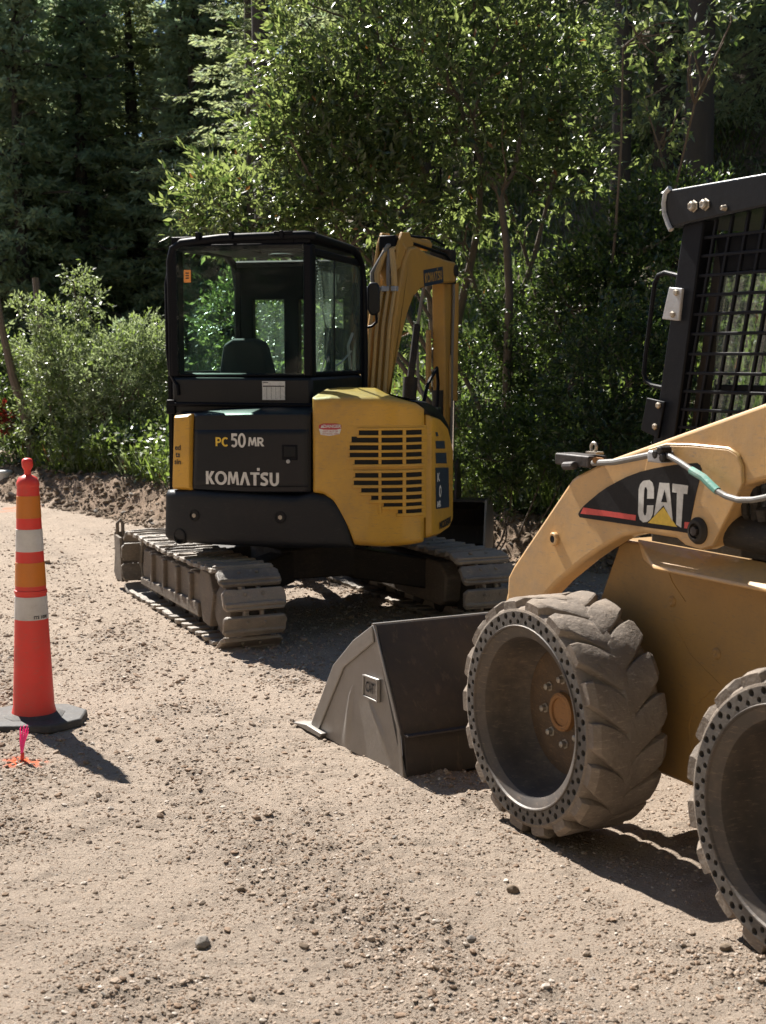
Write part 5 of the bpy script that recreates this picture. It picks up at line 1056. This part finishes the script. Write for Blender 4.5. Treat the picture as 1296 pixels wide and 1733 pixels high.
trunks = [(tr_main, .044, .032), ([at(846, 330, DT), at(822, 290, DT), at(790, 220, DT+.2), at(760, 120, DW), at(752, -40, DW)], .028, .014), ([at(846, 330, DT), at(870, 290, DT), at(884, 210, DT+.1), at(880, 120, DW), at(900, -60, DW)], .026, .014),
          ([gnd(745, DW+.2), at(735, 560, DW+.2), at(722, 420, DW+.2), at(716, 300, DW+.1), at(690, 190, DW), at(640, 100, DW), at(600, -20, DW)], .055, .02), ([gnd(770, DW+.3), at(775, 540, DW+.3), at(800, 430, DW+.3), at(810, 380, DW+.2), at(815, 240, DW+.2)], .05, .025),
          ([at(716, 300, DW+.1), at(640, 310, DW-.2), at(560, 355, DW-.4), at(500, 370, DW-.5), at(420, 385, DW-.5)], .028, .008), ([at(690, 190, DW), at(600, 215, DW-.3), at(520, 235, DW-.4), at(455, 250, DW-.5)], .022, .006), ([at(735, 520, DW), at(680, 430, DW-.3), at(610, 380, DW-.5), at(540, 330, DW-.5)], .022, .008),
          ([at(822, 290, DW), at(800, 200, DW-.4), at(830, 90, DW-.5)], .02, .008), ([at(862, 560, DW), at(905, 430, DW), at(930, 330, DW), at(950, 200, DW)], .03, .012)]
bush('leafy_tree', 'large pale-green leafy tree with several thin grey trunks rising behind the excavator and its boom', 'tree', None, b0, willow_blobs, 4700, 11, .25, .092, .36, ['leafA', 'leafB', 'brownleaf'], [.70, .292, .008], stems=6, trunks=trunks, twig=240, stemr=.03, shell=.40)
# branch of another tree reaching in at the upper right
bb = [blob(1100, 70, 11.5, 80, .3, 35, 1), blob(1180, 30, 11.3, 60, .3, 25, .6), blob(1195, 85, 11.3, 45, .25, 22, .35), blob(1130, 160, 12.2, 50, .3, 60, .8), blob(1110, 220, 12.4, 55, .3, 35, .6)]
bush('leafy_sapling', 'slender broad-leaved sapling reaching over the dark hillside above the skid steer cab', 'tree', None, gnd(1090, 13.3), bb, 110, 8, .25, .085, .40, ['leafA', 'leafB'], [.7, .3], stems=3, twig=22, stemr=.02, shell=.2)
# bushes on the right bank
bush('bush', 'rounded green bush with sunlit tips just left of the skid steer cab', 'bush', 'bushes on the bank', gnd(1070, 12.6), [blob(1085, 480, 12.4, 110, .6, 130, 3), blob(1120, 370, 12.4, 60, .4, 60, 1), blob(1000, 520, 12.5, 90, .5, 110, 2), blob(1190, 460, 12.6, 70, .5, 150, 1)], 1900, 12, .20, .055, .5, ['leafG', 'leafB'], [.3, .7], stems=8, twig=60, shell=.5)
bush('bush', 'dark low bush under the leafy tree, right of the excavator boom', 'bush', 'bushes on the bank', gnd(920, 13.9), [blob(920, 560, 13.7, 120, .6, 110, 3), blob(830, 640, 13.6, 80, .5, 80, 1.5), blob(960, 660, 13.3, 100, .5, 100, 2)], 1400, 12, .20, .05, .45, ['leafB', 'leafG'], [.8, .2], stems=8, twig=60, shell=.4)
bush('bush', 'weedy green bush between the yellow excavator cover and the black loader coupler', 'bush', 'bushes on the bank', gnd(850, 12.0), [blob(850, 770, 11.9, 90, .35, 60, 2), blob(790, 750, 12.0, 50, .3, 80, 1), blob(930, 740, 11.8, 70, .4, 75, 1.5), blob(880, 830, 11.6, 60, .25, 30, .5)], 1000, 12, .15, .045, .5, ['leafG', 'leafB', 'leafC'], [.55, .35, .1], stems=6, twig=30, stemr=.01, shell=.4)
bush('bush', 'shaded bush behind the hinge side of the skid steer cab', 'bush', 'bushes on the bank', gnd(1080, 11.4), [blob(1050, 640, 11.3, 110, .5, 120, 3), blob(1150, 620, 11.3, 80, .4, 150, 2), blob(1010, 740, 11.0, 70, .4, 55, 1)], 1500, 12, .18, .05, .45, ['leafB', 'leafG'], [.85, .15], stems=6, twig=40, shell=.4)
bush('bush', 'sunlit bush behind the excavator, seen through its cab windows', 'bush', 'bushes on the bank', gnd(460, 14.8), [blob(410, 540, 14.6, 70, .5, 80, 2), blob(520, 520, 14.6, 90, .5, 90, 2), blob(600, 560, 14.5, 70, .5, 90, 1.4)], 650, 12, .2, .06, .42, ['leafA', 'leafB'], [.3, .7], stems=8, twig=40, shell=.4)
# pale shrubs on the left bank
bush('shrub', 'silvery pale shrub on the left bank, directly left of the excavator cab', 'shrub', 'shrubs on the left bank', gnd(215, 17.6), [blob(215, 640, 17.4, 75, .6, 70, 3), blob(240, 590, 17.4, 45, .4, 40, 1), blob(270, 660, 17.5, 35, .5, 70, 1.2), blob(180, 700, 17.4, 60, .5, 50, 1.2)], 1500, 12, .22, .06, .36, ['leafC', 'leafG'], [.8, .2], stems=9, twig=50, shell=.4)
bush('shrub', 'pale leafy shrub above the cone top with thin bare twigs', 'shrub', 'shrubs on the left bank', gnd(130, 18.0), [blob(130, 630, 17.8, 70, .6, 55, 2.0), blob(90, 600, 17.9, 50, .4, 30, .8), blob(100, 545, 17.9, 40, .3, 20, .35), blob(150, 510, 17.9, 20, .2, 18, .2), blob(130, 470, 17.9, 14, .15, 12, .1), blob(45, 525, 17.9, 26, .2, 9, .12), blob(100, 700, 17.7, 60, .5, 55, 1.2)], 1250, 12, .22, .06, .36, ['leafC', 'leafG', 'leafA'], [.6, .2, .2], stems=10, twig=60, shell=.4)
bush('shrub', 'bright low weedy shrub at the foot of the bank beside the excavator side rail', 'shrub', 'shrubs on the left bank', gnd(250, 16.4), [blob(255, 778, 16.2, 40, .3, 28, 1.6), blob(200, 762, 16.6, 50, .3, 28, 1.4), blob(130, 765, 17.0, 40, .3, 24, .8)], 650, 12, .14, .05, .5, ['leafG', 'leafC'], [.75, .25], stems=5, twig=15, stemr=.008, shell=.4)
bush('shrub', 'dark green undergrowth shrub behind the cone knob', 'shrub', 'shrubs on the left bank', gnd(60, 18.6), [blob(60, 720, 18.5, 80, .5, 70, 2), blob(130, 740, 18.2, 60, .5, 50, 1.4), blob(10, 640, 18.8, 40, .4, 60, 1)], 1100, 12, .22, .06, .45, ['leafB', 'leafG'], [.6, .4], stems=5, twig=30, shell=.4)
bush('shrub', 'small reddish-leaved shrub at the left edge below a leaning trunk', 'shrub', 'shrubs on the left bank', gnd(2, 18.3), [blob(0, 708, 18.2, 17, .15, 17, 1)], 60, 10, .10, .06, .5, ['redleaf'], [1.], stems=2, twig=6, stemr=.006, shell=.3)
# bare leaning deciduous trunks at far left
for i, (pts, lab) in enumerate([([(60, 800), (42, 700), (22, 640), (4, 560), (-10, 470)], 'thin bare trunk leaning left at the left edge of the wood'), ([(62, 810), (66, 660), (70, 560), (60, 470)], 'thin dark upright trunk just left of the cone knob')]):
    D_ = 18.0 + i*.4; t = thing('bare_trunk', gnd(pts[0][0], D_), lab, 'tree', 'bare trunks at the left edge'); mb = MB(); g0 = gnd(pts[0][0], D_); mb.tube([(g0[0], g0[1], g0[2]-.1)] + [at(x, y, D_) for x, y in pts[1:]], [.075, .065, .055, .045, .03][:len(pts)], 8, loc=False); mb.build('trunk', 'bark', t)

# ---- conifers
def conifer_proto(seed, H_, R_, nl, sag, mats, mw, dens=1.0, bare=.12, label='', name='conifer'):
    """trunk with whorls of drooping limbs; each limb carries flat sprays of needles"""
    rg = random.Random(seed); t = thing(name, (0, 0, 0), label, 'tree', 'conifers of the dark forest')
    mb = MB(); mb.tube([(0, 0, -.6), (.02, .0, H_*.3), (-.03, .02, H_*.6), (0, 0, H_)], [H_*.017, H_*.0135, H_*.008, .01], 10, loc=False)
    C = []; Dd = []; LL = []; z = H_*bare; lim = MB()
    while z < H_*.985:
        t_ = (z-H_*bare)/(H_*(1-bare)); rad = R_*(1-t_)**.8*(.75+.4*rg.random()) + .12; nb = rg.randint(5, 7)
        for k in range(nb):
            a = rg.uniform(0, 2*math.pi); Lb = rad*rg.uniform(.65, 1.15); d0 = np.array([math.cos(a), math.sin(a), 0]); up0 = .25 - .45*(1-t_)
            prev = None; n = max(3, int(Lb/.22)); pts = []
            for q in range(n+1):
                s = q/n; pts.append(np.array([0, 0, z + rg.uniform(-.05, .05)]) + d0*Lb*s + np.array([0, 0, up0*Lb*s - sag*Lb*s*s + .12*Lb*s**3]))
            if H_ > 0 and rg.random() < .35: lim.tube([tuple(p) for p in pts[::max(1, n//3)]], [.018]*len(pts[::max(1, n//3)]), 4, loc=False)
            for q in range(1, n+1):
                s = q/n; w_ = Lb*.32*math.sin(math.pi*min(1, s*.8+.15)) + .10; tang = unit(pts[q]-pts[q-1])
                sd = np.cross(tang, [0, 0, 1.]); sd = unit(sd)
                for sg in (-1, 1):
                    for rep in range(max(1, int(2.2*dens))):
                        C.append(pts[q] - tang*rg.random()*.2 + np.array([0, 0, rg.uniform(-.05, .03)])); Dd.append(unit(tang*.8 + sd*sg*rg.uniform(.3, 1.2) + np.array([0, 0, rg.uniform(-.45, .05)]))); LL.append(w_*rg.uniform(.5, 1.1))
        z += max(.16, .030*H_*(1-.5*t_))*rg.uniform(.7, 1.1)
    C = np.array(C); Dd = np.array(Dd); LL = np.array(LL); k = 8
    P, DD = sprays(C, Dd, k, LL, .22); mi = RNG.choice(len(mats), len(P), p=mw)
    leaves('crown', P, DD, RNG.uniform(.07, .15, len(P)), .30, mats, t, mi, fold=.1)
    mb.build('trunk', 'darkbark', t, smooth=60)
    if lim.v: lim.build('limbs', 'darkbark', t)
    return t
protos = [conifer_proto(1, 15, 2.3, 0, .30, ['needle', 'needleB'], [.8, .2], 1.15, .10), conifer_proto(2, 17, 2.0, 0, .22, ['needle', 'needleB'], [.85, .15], 1.1, .18), conifer_proto(3, 6.5, 1.25, 0, .14, ['needleB', 'needle'], [.75, .25], 1.0, .04), conifer_proto(4, 16, 2.5, 0, .38, ['needle', 'needleB'], [.9, .1], 1.2, .12)]
def place(pi, x, D, sc, rot, label, first):
    src = protos[pi]; X_, Y_, Z_ = gnd(x, D)
    if first: o = src
    else:
        o = src.copy(); COL.objects.link(o)
        for chd in [q for q in list(bpy.data.objects) if q.parent == src]: c = chd.copy(); COL.objects.link(c); c.parent = o
    o['label'] = label; return o, (X_, Y_, Z_ - .1), sc, rot
spec = [ # proto, px, depth, scale, label
    (2, 45, 26.0, 1.35, 'small bright conifer at the left with its pointed top catching the light'),
    (0, 140, 28.5, .95, 'tall conifer with drooping boughs in the upper left, behind the small bright one'),
    (2, 10, 27.5, 1.4, 'pale green conifer behind the small bright one at the left'), (2, 150, 27.0, 1.5, 'pale conifer with loose boughs just right of the sky gap'), (2, 330, 26.5, 1.3, 'pale young conifer directly above the left corner of the cab'),
    (3, 240, 28.0, .9, 'broad drooping conifer in the upper left, left of the dark bare stem'),
    (1, 300, 28.0, 1.0, 'tall narrow conifer with a dark stem, above the left corner of the cab'),
    (0, 385, 27.0, .95, 'tall conifer right of the narrow one, above the cab roof'),
    (1, 450, 23.5, 1.0, 'conifer with a thick dark trunk at the left edge of the leafy tree'),
    (2, 205, 18.6, .28, 'little conifer poking out of the pale shrubs'),
    (3, -60, 27.0, 1.0, 'dark conifer cut by the left edge of the picture'),
    (1, 100, 29, 1.0, 'conifer far back in the upper left gap of the forest'), (0, 200, 31, 1.05, 'distant conifer behind the drooping ones at the upper left'), (3, 330, 31, 1.0, 'distant conifer filling the dark gap above the cab'),
    (0, 520, 27, 1.05, 'conifer behind the left side of the leafy tree'), (3, 620, 28, 1.0, 'conifer behind the middle of the leafy tree'), (1, 720, 26, 1.0, 'conifer behind the trunks of the leafy tree'),
    (0, 820, 27, 1.0, 'conifer behind the main grey trunk of the leafy tree'), (3, 920, 25, 1.0, 'conifer behind the right side of the leafy tree'), (0, 1030, 23.5, .95, 'dark conifer left of the thick bare trunk on the hillside'),
    (3, 1110, 26, 1.0, 'conifer uphill, directly above the roof end of the skid steer'), (0, 1290, 22.5, 1.0, 'dark conifer at the upper right corner'), (1, 1230, 27, 1.0, 'conifer far up the slope above the skid steer roof'), (3, 1400, 24, 1.0, 'conifer just beyond the upper right corner'),
    (1, -20, 32, 1.15, 'tall distant conifer left of the sky gap'), (0, 150, 34, 1.2, 'tall distant conifer right of the sky gap'), (3, 260, 33, 1.15, 'tall distant conifer above the narrow ones'), (1, 560, 33, 1.15, 'tall conifer far behind the left of the leafy tree'), (0, 700, 34, 1.15, 'tall conifer far behind the middle of the leafy tree'), (3, 860, 33, 1.1, 'tall conifer far behind the right of the leafy tree'), (1, 380, 35, 1.2, 'tall conifer far behind, above the cab'),
    (0, 1120, 21.5, .9, 'dark conifer behind the thick bare trunk on the right slope'), (3, 1350, 19.0, .8, 'dark conifer just outside the right edge, above the skid steer roof'),
    (0, -160, 28, 1., 'conifer beyond the left edge, leaning over the road bend'), (3, 20, 31, 1.05, 'distant dark conifer at the far left'), (1, 430, 33, 1.05, 'distant conifer between the cab roof and the leafy tree'), (0, 1180, 32, 1.0, 'distant conifer high on the right slope')]
back_row = [(-16, -9), (-12, -14), (-7, -11), (-3, -15), (1, -12), (6, -14), (10, -10), (14, -6), (17, 0), (-19, -2), (19, 6), (-22, 6)]   # the wood goes on behind the camera; it shades the sky there
used = set(); moves = []
for i, (pi, x, D_, sc, lab) in enumerate(spec): moves.append(place(pi, x, D_, (sc, .62 if (D_ < 29 and pi != 2 and x < 500) else (.70 if D_ >= 29 and x < 480 else 1.)), i*1.7, lab, pi not in used)); used.add(pi)
for o, loc, sc, rot in moves: o.location = loc; o.scale = (sc[0], sc[0], sc[0]*sc[1]*random.uniform(.95, 1.05)); o.rotation_euler = (random.uniform(-.02, .02), random.uniform(-.02, .02), rot); BASE[o.name] = Vector(loc)
for i, (x_, y_) in enumerate(back_row):
    o, _, sc, _ = place((0, 1, 3)[i % 3], 648, 20, 1., 0, 'conifer standing behind the photographer, seen only in reflections', False)
    z_ = float(hgt(x_, y_)); o.location = (x_, y_, z_-.2); o.rotation_euler = (0, 0, i*1.3); o.scale = (1.6, 1.6, 1.35)
    o['group'] = 'conifers behind the photographer'; BASE[o.name] = Vector(o.location)
# bare big trunks on the hillside at the right
for i, (x, D_, r0, lab) in enumerate([(1168, 18.5, .17, 'thick dark bare trunk on the hillside above the skid steer roof'), (1040, 19.5, .12, 'thinner dark trunk on the hillside right of the leafy tree'), (447, 21.0, .14, 'dark bare trunk at the upper left fringe of the leafy tree')]):
    g0 = gnd(x, D_); t = thing('tree_trunk', g0, lab, 'tree', 'bare trunks standing in the forest'); mb = MB(); mb.tube([(g0[0], g0[1], g0[2]-.3), (g0[0]+.03, g0[1], g0[2]+2.5), (g0[0]-.02, g0[1], g0[2]+6), (g0[0]+.05, g0[1], g0[2]+11)], [r0*1.3, r0, r0*.85, r0*.5], 14, loc=False); mb.build('trunk', 'darkbark', t, smooth=60)

# ---- ground cover: grass and weeds on the bank and slope (stuff)
n = 120000; xx = RNG.uniform(-9, 11, n); yy = np.interp(xx, EX, EY) + 1.1 + np.where(RNG.uniform(0, 1, n) < .5, np.abs(RNG.exponential(2.6, n)), RNG.uniform(0, 15, n)); dd_ = bankdist(xx, yy)
cl = fbm(xx*1.1, yy*1.1, 200, 3); ok = (cl > .36) & (dd_ < 14); xx = xx[ok]; yy = yy[ok]; zz = hgt(xx, yy)
D3 = unit(np.stack([RNG.normal(0, .35, len(xx)), RNG.normal(0, .35, len(xx)), np.ones(len(xx))], 1))
o = leaves('grass', np.stack([xx, yy, zz-.01], 1), D3, RNG.uniform(.12, .42, len(xx)), .07, ['leafG', 'leafC', 'brownleaf'], None, RNG.choice(3, len(xx), p=[.72, .24, .04]), fold=.05); tag(o, 'long grass growing over the bank and hillside', 'grass', kind='stuff')
n = 150000; xx = RNG.uniform(-9, 11, n); yy = np.interp(xx, EX, EY) + 1.0 + np.where(RNG.uniform(0, 1, n) < .4, np.abs(RNG.exponential(2.6, n)), RNG.uniform(0, 15, n)); cl = fbm(xx*1.4, yy*1.4, 300, 3); ok = cl > .40; xx = xx[ok]; yy = yy[ok]; zz = hgt(xx, yy)
hh = RNG.uniform(.02, .55, len(xx))*sst(.38, .6, cl[ok]); P = np.stack([xx, yy, zz + hh], 1); D3 = unit(RNG.normal(0, 1, (len(xx), 3)) + np.array([0, 0, .4]))
o = leaves('undergrowth', P, D3, RNG.uniform(.04, .10, len(xx)), .5, ['leafG', 'leafB', 'leafC'], None, RNG.choice(3, len(xx), p=[.45, .4, .15]), nrm=np.tile([0, 0, .8], (len(xx), 1))); tag(o, 'low leafy undergrowth covering the bank under the trees', 'undergrowth', kind='stuff')
bpy.context.view_layer.update()
